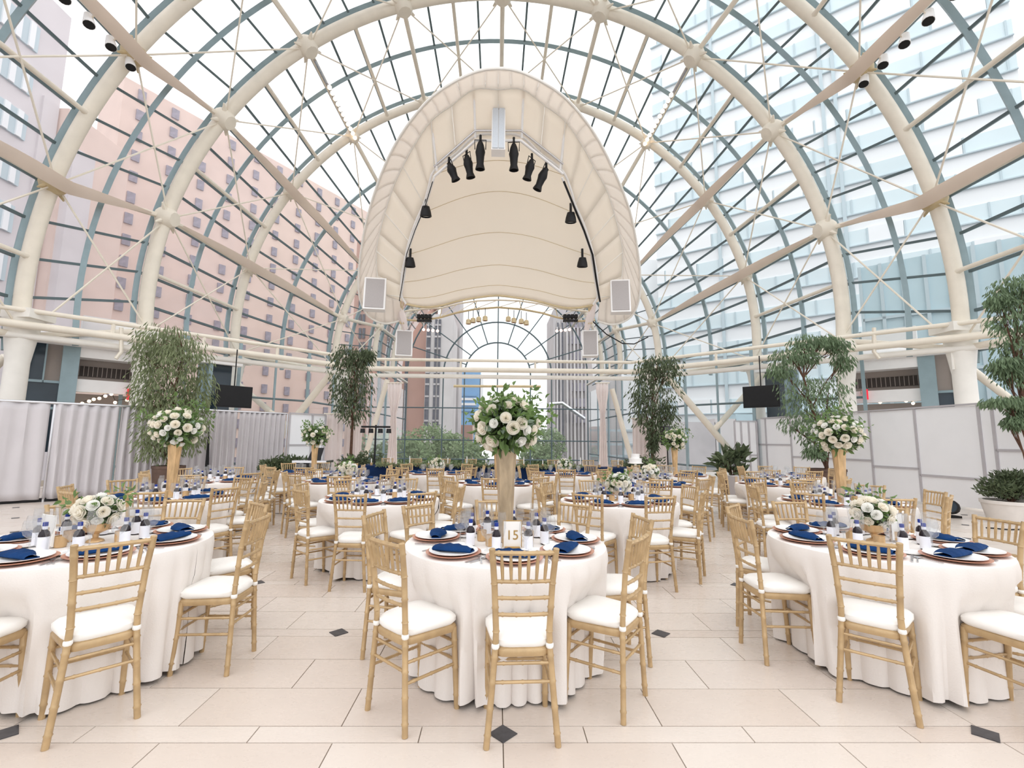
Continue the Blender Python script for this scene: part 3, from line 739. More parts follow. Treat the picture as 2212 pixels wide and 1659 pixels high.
# main soffit: from the front of the inner frame back to the arched rear edge
IL = [S(*p) for p in inner[1:]]; IR = [S(*mx(p)) for p in inner[1:]]
fullback = [S(*p) for p in back]+[S(*mx(p)) for p in back[::-1][1:]]
NU = 28; NV = 25
def interp(l, t):
    x = t*(len(l)-1); i = min(int(x), len(l)-2); f = x-i
    p0, p1, p2_, p3 = l[max(i-1, 0)], l[i], l[i+1], l[min(i+2, len(l)-1)]
    return .5*((2*p1)+(p2_-p0)*f+(2*p0-5*p1+4*p2_-p3)*f*f+(3*p1-p0-3*p2_+p3)*f**3)
rws = []
for v in range(NV):
    fv = v/(NV-1); row = []; A_ = interp(IL, fv); B_ = interp(IR, fv)
    for u in range(NU+1):
        t = u/NU; p = A_.lerp(B_, t)
        bk = interp(fullback, t)-IL[-1].lerp(IR[-1], t)
        p = p+bk*fv**3; p.z += .7*math.sin(math.pi*t)**1.0*math.sin(math.pi*fv)
        row.append(p)
    rws.append(row)
me_ = MB().grid(rws); ob = me_.build('soffit', 'canopy', can); solid(ob, .02, 1)
MB().tube([p+Vector((0, 0, -.01)) for p in rws[-1]], .035, 8).build('rear_edge_tube', 'cream_dark', can)
for v in (5, 10, 15, 19, 22): MB().tube([p+Vector((0, 0, -.006)) for p in rws[v]], .008, 4).build('seam', 'cream_dark', can)
# lighting truss beneath the canopy front
tr = empty('canopy_truss', 'pale box truss with white uprights under the canopy front', 'truss')
path = [(938, 372), (1027, 294), (1076, 294), (1125, 294), (1216, 366)]
MB().tube([S(*p, -.12, -.1) for p in path], .035, 8).build('truss_chord', 'white_paint', tr)
MB().tube([S(p[0], p[1]-12, .0, -.1) for p in path], .03, 8).build('truss_chord', 'silver', tr)
for p, q in (((1023, 214), (1027, 294)), ((1131, 214), (1127, 294)), ((931, 282), (944, 365)), ((1222, 284), (1210, 362))):
    MB().tube([S(*p, .3), S(*q, -.05, -.1)], .03, 8).build('upright', 'white_paint', tr)
for s in (0, 1):
    pts = [(938, 372), (922, 425), (900, 478), (882, 530), (874, 585), (866, 632)]
    if s: pts = [mx(p) for p in pts]
    MB().tube([S(*p, -.15, -.12) for p in pts], .03, 8).build('truss_chord', 'white_paint', tr)
    pts2 = [(p[0]+(4 if s else -3), p[1]+3) for p in pts]
    t = empty('power_cable', 'black power cable taped along the %s side of the canopy frame' % ('right' if s else 'left'), 'cable')
    MB().tube([S(*p, -.22, -.14) for p in pts2], .03 if s else .012, 6).build('cable', 'black', t)
# theatre spotlights
sp0 = None
spots = [((1038, 292), (1037, 366)), ((1008, 322), (1017, 384)), ((970, 340), (985, 390)), ((1110, 297), (1110, 368)), ((1149, 332), (1138, 388)), ((1180, 350), (1160, 410))]
names = ['left of the grey speaker panel, nearest it', 'middle one of the left three', 'leftmost of the left three', 'right of the grey speaker panel, nearest it', 'middle one of the right three', 'rightmost of the right three']
for (p, q), nm in zip(spots, names):
    a = S(*p, -.15, -.15); b = at(q[0], q[1], sy(p[1])-.05); d = (b-a); L = d.length; m = d.to_track_quat('Z', 'Y').to_matrix().to_4x4(); m.translation = a
    t = empty('spotlight', 'black theatre spotlight under the canopy, '+nm, 'spotlight', group='black spotlights under the canopy')
    MB().lathe([(0, .02), (.05, .02), (.085, .1), (.1, .25*L), (.12, .4*L), (.1, .55*L), (.085, .8*L), (.12, L), (.1, L)], 12, m=m).build('barrel', 'black', t)
    MB().tube([a+Vector((0, 0, .15)), a], .03, 6).build('clamp', 'black', t)
    MB().tube([m @ Vector((-.13, 0, .3*L)), m @ Vector((-.14, 0, -.02)), m @ Vector((.14, 0, -.02)), m @ Vector((.13, 0, .3*L))], .012, 5).build('yoke', 'black', t)
for (p, nm) in (((920, 450), 'upper left'), ((886, 560), 'lower left'), ((1233, 463), 'upper right'), ((1258, 560), 'lower right')):
    c = S(*p, -.1, -.2); t = empty('wash_light', 'round black wash light on the canopy frame, %s of the four' % nm, 'stage light', group='round wash lights on the canopy frame')
    m = Vector((0, .25, -1)).to_track_quat('Z', 'Y').to_matrix().to_4x4(); m.translation = c
    MB().lathe([(0, -.16), (.1, -.14), (.14, 0), (.16, .12), (.13, .14)], 14, m=m).build('housing', 'black', t)
    MB().lathe([(0, .1), (.12, .11), (.12, .12), (0, .12)], 14, m=m).build('lens', 'dark_glass', t)
    MB().tube([c+Vector((0, 0, .1)), c+Vector((0, 0, .42))], .035, 6).build('clamp', 'black', t)
# speaker panels
def speaker_panel(p0, p1, nm, split=False, tilt=0, yy=None, grille='grey_grille'):
    y = yy or sy((p0[1]+p1[1])/2)-.35; a = at(*p0, y); b = at(*p1, y); w_ = abs(b.x-a.x); h = abs(a.z-b.z)
    t = empty('hanging_speaker', nm, 'speaker', loc=((a.x+b.x)/2, y, (a.z+b.z)/2)); t.rotation_euler = (R(-8), 0, R(tilt))
    MB().box((0, .1, 0), (w_, .24, h)).build('cabinet', 'white_paint', t)
    if split:
        for s in (-1, 1): MB().box((s*w_*.23, -.03, 0), (w_*.4, .03, h*.96)).build('grille', 'panel_grey', t)
    else: MB().box((0, -.03, 0), (w_*.84, .03, h*.9)).build('grille', grille, t)
    for s in (-1, 1): MB().tube([(s*w_*.3, .1, h/2), (s*w_*.3, .15, h/2+.5)], .015, 5).build('hanger', 'silver', t)
speaker_panel((1063, 220), (1091, 330), 'tall narrow white speaker panel at the top centre of the canopy', True)
speaker_panel((788, 598), (831, 670), 'white speaker with grey grille at the left foot of the canopy', tilt=8)
speaker_panel((1319, 602), (1362, 676), 'white speaker with grey grille at the right foot of the canopy', tilt=-8)
speaker_panel((856, 712), (890, 770), 'beige speaker hung below the left foot of the canopy', tilt=10, yy=15.2)
speaker_panel((1258, 712), (1292, 770), 'beige speaker hung below the right foot of the canopy', tilt=-10, yy=15.2)
# arched truss with par cans behind the canopy
tt = empty('arched_truss', 'thin arched truss with cabling behind the canopy rear edge', 'truss')
apts = [(868, 690), (905, 693), (950, 686), (985, 676), (1025, 668), (1076, 664), (1127, 668), (1170, 676), (1205, 686), (1245, 694), (1285, 692)]
bpts = [(875, 672), (910, 668), (955, 665), (990, 656), (1030, 650), (1076, 648), (1122, 650), (1165, 656), (1200, 665), (1240, 670), (1280, 674)]
TY = 15.3
MB().tube([at(*p, TY) for p in apts], .035, 6).build('lower_chord', 'cream_dark', tt)
MB().tube([at(*p, TY) for p in bpts], .03, 6).build('upper_chord', 'cream', tt)
for i in range(10): MB().tube([at(*apts[i], TY), at(*bpts[i+1], TY)], .014, 5).build('lattice', 'cream', tt)
for i in range(0, 11, 2): MB().tube([at(*apts[i], TY), at(*bpts[i], TY)], .014, 5).build('lattice', 'cream_dark', tt)
for k, (px, py) in enumerate([(1012, 695), (1022, 692), (1034, 690), (1048, 688), (1098, 689), (1110, 692), (1126, 694), (1137, 697)]):
    c = at(px, py, TY-.1); t = empty('par_can', 'small tan par lamp on the arched truss, %s from the left' % ['first', 'second', 'third', 'fourth', 'fifth', 'sixth', 'seventh', 'eighth'][k], 'stage light', group='par lamps on the arched truss')
    MB().lathe([(.02, .1), (.08, .06), (.09, -.08), (.06, -.08)], 10, c=tuple(c)).build('can', 'cream_dark', t)
    MB().sphere((c.x, c.y, c.z-.04), .06, 8, 5).build('lamp', 'brown_box', t); MB().tube([c, c+Vector((0, 0, .35))], .012, 5).build('hanger', 'black', t)
for s, pxs, nm in ((0, (905, 913, 921, 929), 'left'), (1, (1220, 1228, 1236, 1244), 'right')):
    for k, px in enumerate(pxs):
        c = at(px, 684, TY-.15); t = empty('black_lantern', 'black lantern clustered at the %s end of the arched truss, %s' % (nm, ['outer', 'second', 'third', 'inner'][k]), 'stage light', group='black lanterns at the truss ends')
        MB().box(tuple(c), (.1, .2, .12)).build('body', 'black', t); MB().box((c.x, c.y, c.z-.14), (.11, .16, .06)).build('barn_door', 'black', t)
    for k in range(4):
        c = at((915, 925, 935, 945)[k] if not s else (1203, 1212, 1221, 1230)[k], 712+(3-k if s else k), TY-.1)
        t = empty('warm_lamp', 'small glowing lamp under the %s end of the arched truss, %s' % (nm, ['first', 'second', 'third', 'fourth'][k]), 'lamp', group='glowing lamps under the truss ends')
        MB().sphere(tuple(c), .05, 8, 6).build('bulb', 'lamp_pink', t); MB().tube([c, c+Vector((0, 0, .35))], .01, 5).build('stem', 'silver', t)
t = empty('slack_cable', 'black cable drooping from the right foot of the canopy to the arch', 'cable')
MB().tube([at(1278, 692, TY), at(1310, 722, TY), at(1345, 742, TY), at(1370, 743, TY), at(1400, 728, TY)], .02, 6).build('cable', 'black', t)
for s, px in ((0, 868), (1, 1275)):
    t = empty('winch_bundle', 'bundle of pale fixings at the %s foot of the canopy' % ('right' if s else 'left'), 'fixture')
    MB().tube([at(px+(-6 if not s else 8), 655, 14.6), at(px, 685, 14.6), at(px+(8 if not s else -8), 712, 14.8)], [.08, .14, .09], 7).build('sleeve', 'drape_warm', t)
    for k in range(3): MB().tube([at(px-8+k*6, 650, 14.5), at(px+4-k*4, 700, 14.6)], .02, 5).build('strap', 'cream_dark', t)

# ------------------------------------------------------------------ trees and plants
def pot(t, r0, r1, h, mt):
    MB().lathe([(0, 0), (r0, 0), (r1*.97, h-.06), (r1, h-.06), (r1, h), (r1-.05, h), (r1-.06, h-.05), (0, h-.05)], 20).build('pot', mt, t)
    MB().lathe([(0, h-.04), (r1-.055, h-.045)], 16).build('soil', 'soil', t)
def blobs(specs, weep, q):
    def f(rn):
        c, r = rn.choice(specs); v = Vector((rn.gauss(0, 1), rn.gauss(0, 1), rn.gauss(0, 1))).normalized()*rn.uniform(.4, 1.25)
        p = Vector(c)+Vector((v.x*r[0], v.y*r[0], v.z*r[1])); return p, (v.x*.5, v.y*.5, -weep)
    return f
def tree(label, loc, h, potd, trunkpts, crowns, n, ln, wd, mt, weep=.9, seed=1, rz=0):
    q = random.Random(seed); t = empty('potted_tree', label, 'tree', loc, rz)
    if potd: pot(t, *potd)
    MB().tube(trunkpts, [.05-.035*i/(len(trunkpts)-1) for i in range(len(trunkpts))], 7).build('trunk', 'bark', t)
    bl = []
    for c, r in crowns:
        k = min(range(len(trunkpts)), key=lambda i: (Vector(trunkpts[i])-Vector(c)).length+.5*max(0, trunkpts[i][2]-c[2]))
        s = Vector(trunkpts[max(0, k-1)]); e = Vector(c)
        b = MB(); b.tube([s, s.lerp(e, .5)+Vector((0, 0, .1)), e], [.022, .014, .006], 5)
        for j in range(5):
            d = Vector((q.gauss(0, 1), q.gauss(0, 1), q.gauss(0, .7))).normalized(); b.tube([s.lerp(e, .6), e+Vector((d.x*r[0]*.8, d.y*r[0]*.8, d.z*r[1]*.6))], [.01, .003], 4)
        b.build('branch', 'bark', t)
    leafmesh(n, blobs(crowns, weep, q), ln, wd, q, mt, 'foliage', t, .4)
    return t
def pxc(px, py, y, loc, r, rz):   # crown centre relative to the tree base
    v = at(px, py, y)-Vector(loc); return ((v.x, v.y, v.z), (r, rz))
def mk(label, bx, by, base, crown_px, **kw):
    loc = (bx, by, 0); s = by/1005
    cr = [pxc(px, py, by+dy, loc, rx*s, ry*s) for (px, py, rx, ry, dy) in crown_px]
    return loc, cr
L1, c1 = mk('', at(365, 1005, 11.3).x, 11.3, 0, [(355, 735, 48, 34, 0), (330, 775, 38, 45, .2), (400, 770, 45, 45, -.2), (375, 830, 68, 55, 0), (420, 850, 38, 55, .2), (330, 850, 35, 50, 0), (370, 905, 60, 50, 0), (405, 935, 35, 38, .1), (345, 955, 38, 38, 0)])
tree('tall weeping potted tree before the left drape, behind the white-and-green bouquet', L1, 4, (.26, .34, .78, 'pot_brown'), [(0, 0, .7), (.03, 0, 1.6), (-.03, 0, 2.6), (.1, 0, 3.5), (-.1, 0, 4.0)], c1, 6500, .15, .035, 'leaf_olive', seed=2)
L2, c2 = mk('', at(757, 1000, 14.6).x, 14.6, 0, [(745, 770, 28, 25, 0), (775, 775, 25, 25, 0), (755, 805, 45, 30, 0), (775, 840, 30, 35, 0), (740, 850, 26, 35, 0), (765, 885, 32, 28, 0), (795, 765, 14, 12, 0)])
tree('slim dark potted tree left of the stage, in front of the pinkish column', L2, 4, (.3, .4, .7, 'pot_brown'), [(0, 0, .65), (0, 0, 2), (.05, 0, 3.2), (-.1, 0, 4.0)], c2, 2600, .16, .045, 'leaf_dark', seed=3)
L3, c3 = mk('', at(1410, 1000, 14.6).x, 14.6, 0, [(1420, 785, 35, 22, 0), (1400, 800, 30, 28, 0), (1445, 800, 28, 30, 0), (1385, 850, 28, 32, 0), (1420, 855, 45, 38, 0), (1395, 895, 28, 30, 0), (1440, 890, 22, 30, 0), (1415, 925, 22, 25, 0), (1410, 955, 10, 20, 0)])
tree('weeping potted tree right of the stage, beside the black speaker stand', L3, 4, (.25, .36, .7, 'pot_brown'), [(0, 0, .65), (-.02, 0, 1.6), (.04, 0, 2.6), (.1, 0, 3.6)], c3, 3200, .16, .045, 'leaf_dark', seed=4)
L4, c4 = mk('', at(1786, 1015, 12.2).x, 12.2, 0, [(1740, 740, 30, 18, 0), (1780, 735, 25, 14, 0), (1810, 745, 22, 16, 0), (1700, 770, 32, 20, 0), (1685, 800, 24, 16, 0), (1740, 770, 25, 18, 0), (1820, 780, 20, 22, 0), (1730, 840, 45, 28, 0), (1790, 840, 45, 30, 0), (1760, 880, 60, 28, 0), (1735, 915, 38, 25, 0), (1800, 905, 38, 28, 0), (1775, 950, 35, 20, 0), (1760, 975, 18, 12, 0)])
tree('wide loose potted tree in a large brown pot before the right panel wall', L4, 4, (.34, .44, .8, 'pot_brown'), [(0, 0, .75), (-.02, 0, 1.5), (-.28, 0, 2.4), (-.45, 0, 3.2), (-.7, 0, 3.9)], c4, 4600, .15, .04, 'leaf', seed=5)
L5, c5 = mk('', at(2225, 1000, 8.9).x, 8.9, 0, [(2190, 620, 38, 25, 0), (2160, 650, 22, 18, 0), (2195, 690, 45, 32, 0), (2205, 750, 45, 40, 0), (2170, 790, 25, 18, 0), (2190, 800, 30, 30, 0), (2170, 865, 34, 10, 0), (2205, 880, 20, 20, 0), (2190, 910, 16, 12, 0), (2230, 640, 40, 50, 0), (2240, 760, 40, 60, 0)])
tree('leafy tree reaching in at the right edge, above the white planter', L5, 4, (.3, .38, .6, 'pot_white'), [(0, 0, .5), (.02, 0, 1.5), (0, 0, 2.8), (.05, 0, 4.2)], c5, 5200, .13, .036, 'leaf', seed=6)
def bush(label, loc, potd, crowns, n, ln, wd, mt, seed, name='potted_bush'):
    q = random.Random(seed); t = empty(name, label, 'plant', loc); pot(t, *potd)
    b = MB()
    for c, r in crowns:
        for j in range(5): b.tube([(0, 0, potd[2]-.05), (c[0]+q.uniform(-1, 1)*r[0]*.6, c[1]+q.uniform(-1, 1)*r[0]*.6, c[2]+r[1]*.4)], [.012, .004], 4)
    b.build('stems', 'bark', t); leafmesh(n, blobs(crowns, -.3, q), ln, wd, q, mt, 'foliage', t, -.1); return t
bush('dark leafy bush in a round off-white planter at the right edge', (9.75, 8.85, 0), (.36, .45, .42, 'pot_white'), [((0, 0, .62), (.4, .18)), ((-.25, 0, .62), (.24, .16)), ((.25, 0, .66), (.3, .2)), ((.1, 0, .84), (.28, .1))], 2000, .1, .035, 'leaf_dark', 8)
bush('low leafy bush before the left drape near the black mixing desk', (at(615, 1000, 13.2).x, 13.2, 0), (.25, .32, .45, 'black'), [((0, 0, .68), (.45, .22)), ((-.3, 0, .62), (.3, .2)), ((.35, 0, .7), (.3, .18))], 1400, .14, .06, 'leaf_dark', 9)
bush('rubber plant with broad dark leaves at the foot of the right brace', (at(1582, 1000, 13.4).x, 13.4, 0), (.3, .38, .5, 'pot_brown'), [((0, 0, .75), (.4, .3)), ((.15, 0, 1.05), (.18, .25)), ((-.2, 0, .9), (.25, .25))], 260, .26, .13, 'leaf_dark', 10)
t = empty('planter_box', 'grey and tan planter box in front of the rubber plant', 'planter', (at(1600, 1050, 12.7).x, 12.7, 0))
MB().box((0, 0, .28), (.5, .4, .56)).build('box', 'stone_grey', t)
for x in (-.22, .22): MB().box((x, -.205, .28), (.06, .02, .56)).build('edge_strip', 'wood_light', t)
# rock-like brown planter mounds by the slim trees
for px, yy, nm in ((775, 13.9, 'left'), (1385, 13.9, 'right')):
    q = random.Random(px); a = at(px, 1000, yy); t = empty('rock_planter', 'rough brown rock planter with dark shrubs at the %s end of the head table' % nm, 'planter', (a.x, yy, 0))
    MB().lathe([(.0, 0), (.5, 0), (.62, .3), (.55, .62), (.4, .7), (0, .68)], 14).build('rock', 'rock', t)
    leafmesh(600, blobs([((.2, 0, .85), (.4, .2)), ((-.2, .1, .78), (.35, .12))], 0, q), .13, .05, q, 'leaf_dark', 'foliage', t)
# drapes tied back at the stage sides
def pinch(v): return 1 if v < .1 else (1-.62*min(1, (v-.1)/.22) if v < .32 else .38+.45*(v-.32)/.68)
for (p0, p1, py0, py1, yy, nm, pn) in ((838, 868, 828, 1010, 17.4, 'white drape swag tied at a pink-lit post left of the far window', pinch), (1288, 1314, 828, 1010, 17.4, 'white drape swag tied at a pink-lit post right of the far window', pinch),
        (703, 742, 895, 1012, 15.4, 'pale pinkish drape panel left of the slim dark tree', None), (746, 784, 905, 1010, 16, 'pale beige drape panel just right of the slim dark tree', None), (1366, 1400, 905, 1010, 16, 'pale beige drape panel behind the weeping tree right of the stage', None), (1405, 1442, 930, 1015, 15.6, 'short lilac drape panel behind the black speaker stand', None)):
    a = at(p0, py0, yy); b = at(p1, py0, yy); t = empty('drape_swag', nm, 'drape'); curtain('fabric', (a.x, yy, 0), (b.x, yy, 0), .02, a.z, 4, .03, 'drape_warm', t, pn)
    MB().tube([(a.x-.05, yy, a.z+.02), (b.x+.05, yy, a.z+.02)], .025, 6).build('rod', 'cream', t)
    m_ = (a.x+b.x)/2; MB().tube([(m_, yy+.1, 0), (m_, yy+.1, a.z)], .06, 8).build('post', 'drape_warm', t)
# speaker on stand, light stand, mixing desk
a = at(1441, 945, 13.6); t = empty('speaker_stand', 'black loudspeaker on a thin stand between the weeping tree and a low bouquet', 'speaker', (a.x, 13.6, 0))
MB().box((0, 0, a.z+.05), (.28, .3, .55)).build('cabinet', 'black', t); MB().box((0, -.155, a.z+.05), (.24, .01, .5)).build('grille', 'tile_black', t)
MB().tube([(0, 0, 0), (0, 0, a.z-.2)], .02, 6).build('pole', 'black', t)
for k in range(3): MB().tube([(0, 0, .5), (.4*math.cos(k*2.1), .4*math.sin(k*2.1), 0)], .012, 5).build('leg', 'black', t)
a = at(812, 922, 13.0); t = empty('light_stand', 'black light stand with four lamps on a crossbar left of the head table', 'light stand', (a.x, 13, 0))
MB().tube([(0, 0, 0), (0, 0, a.z+.05)], .025, 6).build('pole', 'black', t); MB().tube([(-.4, 0, a.z), (.4, 0, a.z)], .03, 6).build('crossbar', 'black', t)
for x in (-.36, -.13, .13, .36): MB().lathe([(0, 0), (.06, 0), (.07, -.12), (.0, -.12)], 8, c=(x, 0, a.z-.05)).build('lamp', 'black', t)
for k in range(3): MB().tube([(0, 0, .5), (.45*math.cos(k*2.1+.5), .45*math.sin(k*2.1+.5), 0)], .015, 5).build('leg', 'black', t)
a = at(676, 1005, 12.8); t = empty('mixing_desk', 'black mixing desk with laptop screen behind the tall gold vase on the left', 'desk', (a.x, 12.8, 0))
MB().box((0, 0, .4), (.8, .5, .8)).build('case', 'black', t); MB().box((0, 0, .84), (.9, .55, .06)).build('top', 'silver', t); MB().slab([(-.2, .1, .87), (.15, .1, .87), (.2, .2, 1.2), (-.1, .2, 1.2)], (0, 1, 0), .02).build('screen', 'black', t)
a = at(696, 928, 13.6); t = empty('monitor_stand', 'small black monitor on a stand behind the left panelled partition', 'monitor', (a.x, 13.6, 0))
MB().box((0, 0, a.z), (.3, .05, .22)).build('screen', 'black', t); MB().tube([(0, 0, 0), (0, 0, a.z-.1)], .02, 6).build('pole', 'silver', t)
a = atz(2068, 1118, 0); t = empty('floor_light', 'round black uplight on the floor against the right panel wall', 'lamp', (a.x-.1, a.y, 0))
mm = Matrix.Translation((0, 0, .2)) @ Euler((R(75), 0, R(-60))).to_matrix().to_4x4()
MB().lathe([(0, -.14), (.1, -.14), (.14, 0), (.14, .1), (.12, .1)], 12, m=mm).build('housing', 'black', t); MB().lathe([(0, .08), (.12, .09), (0, .09)], 12, m=mm).build('lens', 'dark_glass', t); MB().box((0, 0, .02), (.2, .2, .04)).build('base', 'black', t)
t = empty('floor_cable', 'black cable lying on the floor at the right edge by the chairs', 'cable')
MB().tube([atz(x, y, .012) for x, y in ((2130, 1140), (2150, 1141), (2165, 1143), (2180, 1144), (2215, 1143))], .012, 5).build('cable', 'black', t)

# ------------------------------------------------------------------ chair
def knob_tube(b, pts, r, n=6, every=.1, k=1.22):
    pts = [Vector(p) for p in pts]; path = []; rs = []
    L = [0]
    for i in range(1, len(pts)): L.append(L[-1]+(pts[i]-pts[i-1]).length)
    def P_(s):
        j = max(i for i in range(len(L)-1) if L[i] <= s+1e-9); return pts[j].lerp(pts[j+1], (s-L[j])/(L[j+1]-L[j]))
    cnt = max(1, int(L[-1]/every)); st = L[-1]/cnt; S_ = {0: r, L[-1]: r}
    for l in L: S_[l] = r
    for i in range(cnt):
        c = st*(i+.5)
        for d_, q in ((-.008, r), (0, r*k), (.008, r)): S_[c+d_] = q
    for s_ in sorted(S_):
        if 0 <= s_ <= L[-1]: path.append(P_(s_)); rs.append(S_[s_])
    b.tube(path, rs, n); return b
PX = lambda z: .158+.0 if z < .5 else .158+.016*(z-.5)/.43
def post(s): return [(s*.172, -.19, 0), (s*.152, -.185, .22), (s*.134, -.18, .44), (s*.131, -.182, .52), (s*.143, -.205, .75), (s*.158, -.238, .925)]
def pp(s, z):
    q = post(s)
    for a, b in zip(q[:-1], q[1:]):
        if a[2] <= z <= b[2]: t = (z-a[2])/(b[2]-a[2]); return tuple(a[i]+(b[i]-a[i])*t for i in range(3))
FL = lambda s, z: (s*(.162-.006*z/.43), .155-.03*z/.43, z)
def trapz(w0, w1, y0, y1, rr, n=4):      # rounded trapezoid outline
    c = [(-w0, y0), (w0, y0), (w1, y1), (-w1, y1)]; out = []
    for i in range(4):
        p = Vector(c[i]); a = Vector(c[i-1]); b = Vector(c[(i+1) % 4]); u = (a-p).normalized()*rr; v = (b-p).normalized()*rr
        for k in range(n+1):
            t = k/n; out.append(tuple((p+u)*(1-t)**2+p*2*t*(1-t)+(p+v)*t*t))
    return out
def ringpoly(b, levels):
    n0 = len(b.v); k = len(levels[0][0])
    for o, z in levels: b.v += [(x, y, z) for x, y in o]
    for i in range(len(levels)-1):
        for j in range(k): b.f.append((n0+i*k+j, n0+i*k+(j+1) % k, n0+(i+1)*k+(j+1) % k, n0+(i+1)*k+j))
    b.f.append(tuple(n0+j for j in range(k))[::-1]); b.f.append(tuple(n0+(len(levels)-1)*k+j for j in range(k))); b.smooth = True; return b
def seat_frame_mb(b): return ringpoly(b, [(trapz(.13, .168, -.185, .145, .05), .405), (trapz(.135, .174, -.19, .15, .05), .42), (trapz(.135, .174, -.19, .15, .05), .437), (trapz(.125, .165, -.18, .14, .05), .447)])
def cushion_mb(b): return ringpoly(b, [(trapz(.13, .17, -.18, .14, .07), .447), (trapz(.145, .186, -.192, .158, .09), .462), (trapz(.145, .186, -.192, .158, .09), .482), (trapz(.13, .17, -.175, .14, .09), .5), (trapz(.07, .1, -.09, .08, .05), .509)])
def parts(nn=6):
    P = []
    for s in (-1, 1): P.append(('back_leg', knob_tube(MB(), post(s), .0155, nn+2, .11), 'gold'))
    for s in (-1, 1): P.append(('front_leg', knob_tube(MB(), [FL(s, 0), FL(s, .43)], .0155, nn+2, .11), 'gold'))
    P.append(('seat_frame', seat_frame_mb(MB()), 'gold')); P.append(('cushion', cushion_mb(MB()), 'cushion'))
    def rail(z, r, bow=.012):
        a = Vector(pp(-1, z)); b = Vector(pp(1, z)); m_ = [a.lerp(b, t)+Vector((0, -bow*math.sin(math.pi*t), 0)) for t in (0, .25, .5, .75, 1)]
        return knob_tube(MB(), m_, r, nn, .06, 1.3)
    P.append(('top_rail', rail(.905, .012), 'gold'))
    for z in (.765, .685, .605): P.append(('back_rail', rail(z, .0095), 'gold'))
    for i in range(6):
        t = (i+1)/7; a = Vector(pp(-1, .905)).lerp(Vector(pp(1, .905)), t); b = Vector(pp(-1, .765)).lerp(Vector(pp(1, .765)), t)
        bo = Vector((0, -.012*math.sin(math.pi*t), 0)); P.append(('spindle', MB().tube([a+bo, a.lerp(b, .5)+bo, b+bo], [.006, .0095, .007], nn), 'gold'))
    for z in (.33, .235):
        for s in (-1, 1): P.append(('side_stretcher', knob_tube(MB(), [pp(s, z), FL(s, z)], .008, nn, .09, 1.3), 'gold'))
        P.append(('front_stretcher', knob_tube(MB(), [FL(-1, z+.02), FL(1, z+.02)], .008, nn, .09, 1.3), 'gold'))
    for z in (.375, .29): P.append(('rear_stretcher', knob_tube(MB(), [pp(-1, z), pp(1, z)], .008, nn, .09, 1.3), 'gold'))
    for s in (-1, 1):
        q = pp(s, .455); P.append(('cushion_tie', MB().lathe([(.016, -.012), (.0195, -.006), (.0195, .006), (.016, .012)], 8, c=q), 'cushion'))
    return P
def join(ps):
    b = MB()
    for _, m_, _ in ps:
        n = len(b.v); b.v += m_.v; b.f += [tuple(i+n for i in f) for f in m_.f]
    b.smooth = True; return b
PP = parts(6); PL = parts(4)
full_meshes = [(n, b.mesh(n, m_)) for n, b, m_ in PP]
gp = [p for p in PL if p[2] == 'gold']; cp = [p for p in PL if p[2] != 'gold']
backp = [p for p in gp if p[0] in ('top_rail', 'back_rail', 'spindle')]; framep = [p for p in gp if p not in backp]
mid_meshes = [('frame', join(framep).mesh('frame', 'gold')), ('backrest', join(backp).mesh('backrest', 'gold')), ('cushion', join(cp).mesh('cushion', 'cushion'))]
allb = join(gp); nface = len(allb.f); cb_ = join(cp); n = len(allb.v); allb.v += cb_.v; allb.f += [tuple(i+n for i in f) for f in cb_.f]
far_mesh = allb.mesh('chair', ['gold', 'cushion'])
far_mesh.polygons.foreach_set('material_index', [0]*nface+[1]*(len(allb.f)-nface))
def chair(x, y, rz, label, lod, group):
    if lod == 2:
        return link('gold_chair', far_mesh, None, (x, y, 0), (0, 0, rz), label, 'chair', group)
    t = empty('gold_chair', label, 'chair', (x, y, 0), rz, group)
    for n_, m_ in (full_meshes if lod == 0 else mid_meshes): link(n_, m_, t)
    return t

# ------------------------------------------------------------------ tableware prototypes (meshes shared by the copies)
charger_m = MB().lathe([(0, 0), (.10, 0), (.155, .012), (.168, .017), (.168, .02), (.15, .017), (.1, .008), (0, .008)], 32).mesh('charger_plate', 'charger')
plate_m = MB().lathe([(0, 0), (.08, 0), (.115, .01), (.148, .017), (.148, .02), (.12, .014), (.08, .006), (0, .006)], 28).mesh('dinner_plate', 'china')
def napkin():
    b = MB(); rws = []
    for i in range(13):
        u = i/12; x = -.125+.25*u; hw = .028+.022*math.sin(math.pi*min(1, u*1.15))**1.0+.018*(1-u); row = []
        for j in range(9):
            a = math.pi*j/8; row.append((x, -math.cos(a)*hw+.012*math.sin(u*4), .004+math.sin(a)*(.016+.012*math.sin(math.pi*u))+.004*math.sin(u*25)*math.sin(a)))
        rws.append(row)
    b.grid(rws); b.slab([(-.125, -.04, 0), (.125, -.03, 0), (.125, .03, 0), (-.125, .045, 0)], (0, 0, 1), .008); return b
napkin_m = napkin().mesh('napkin', 'navy')
goblet_m = MB().lathe([(.036, 0), (.034, .004), (.006, .01), (.005, .07), (.012, .078), (.036, .1), (.044, .13), (.042, .165), (.037, .185)], 16).mesh('water_goblet', 'goblet')
flute_m = MB().lathe([(.032, 0), (.03, .004), (.005, .01), (.0045, .075), (.014, .09), (.026, .14), (.027, .2), (.024, .235)], 14).mesh('champagne_flute', 'goblet')
bot_b = MB().lathe([(0, 0), (.026, 0), (.028, .01), (.028, .095), (.024, .112), (.012, .125), (.011, .15), (0, .15)], 14).mesh('bottle_body', 'bottle_dark')
bot_l = MB().lathe([(.0286, .006), (.029, .008), (.029, .084), (.0286, .086)], 14).mesh('bottle_label', 'label_white')
bot_c = MB().lathe([(0, .172), (.013, .17), (.0135, .148), (.011, .146)], 12).mesh('bottle_cap', 'cap_blue')
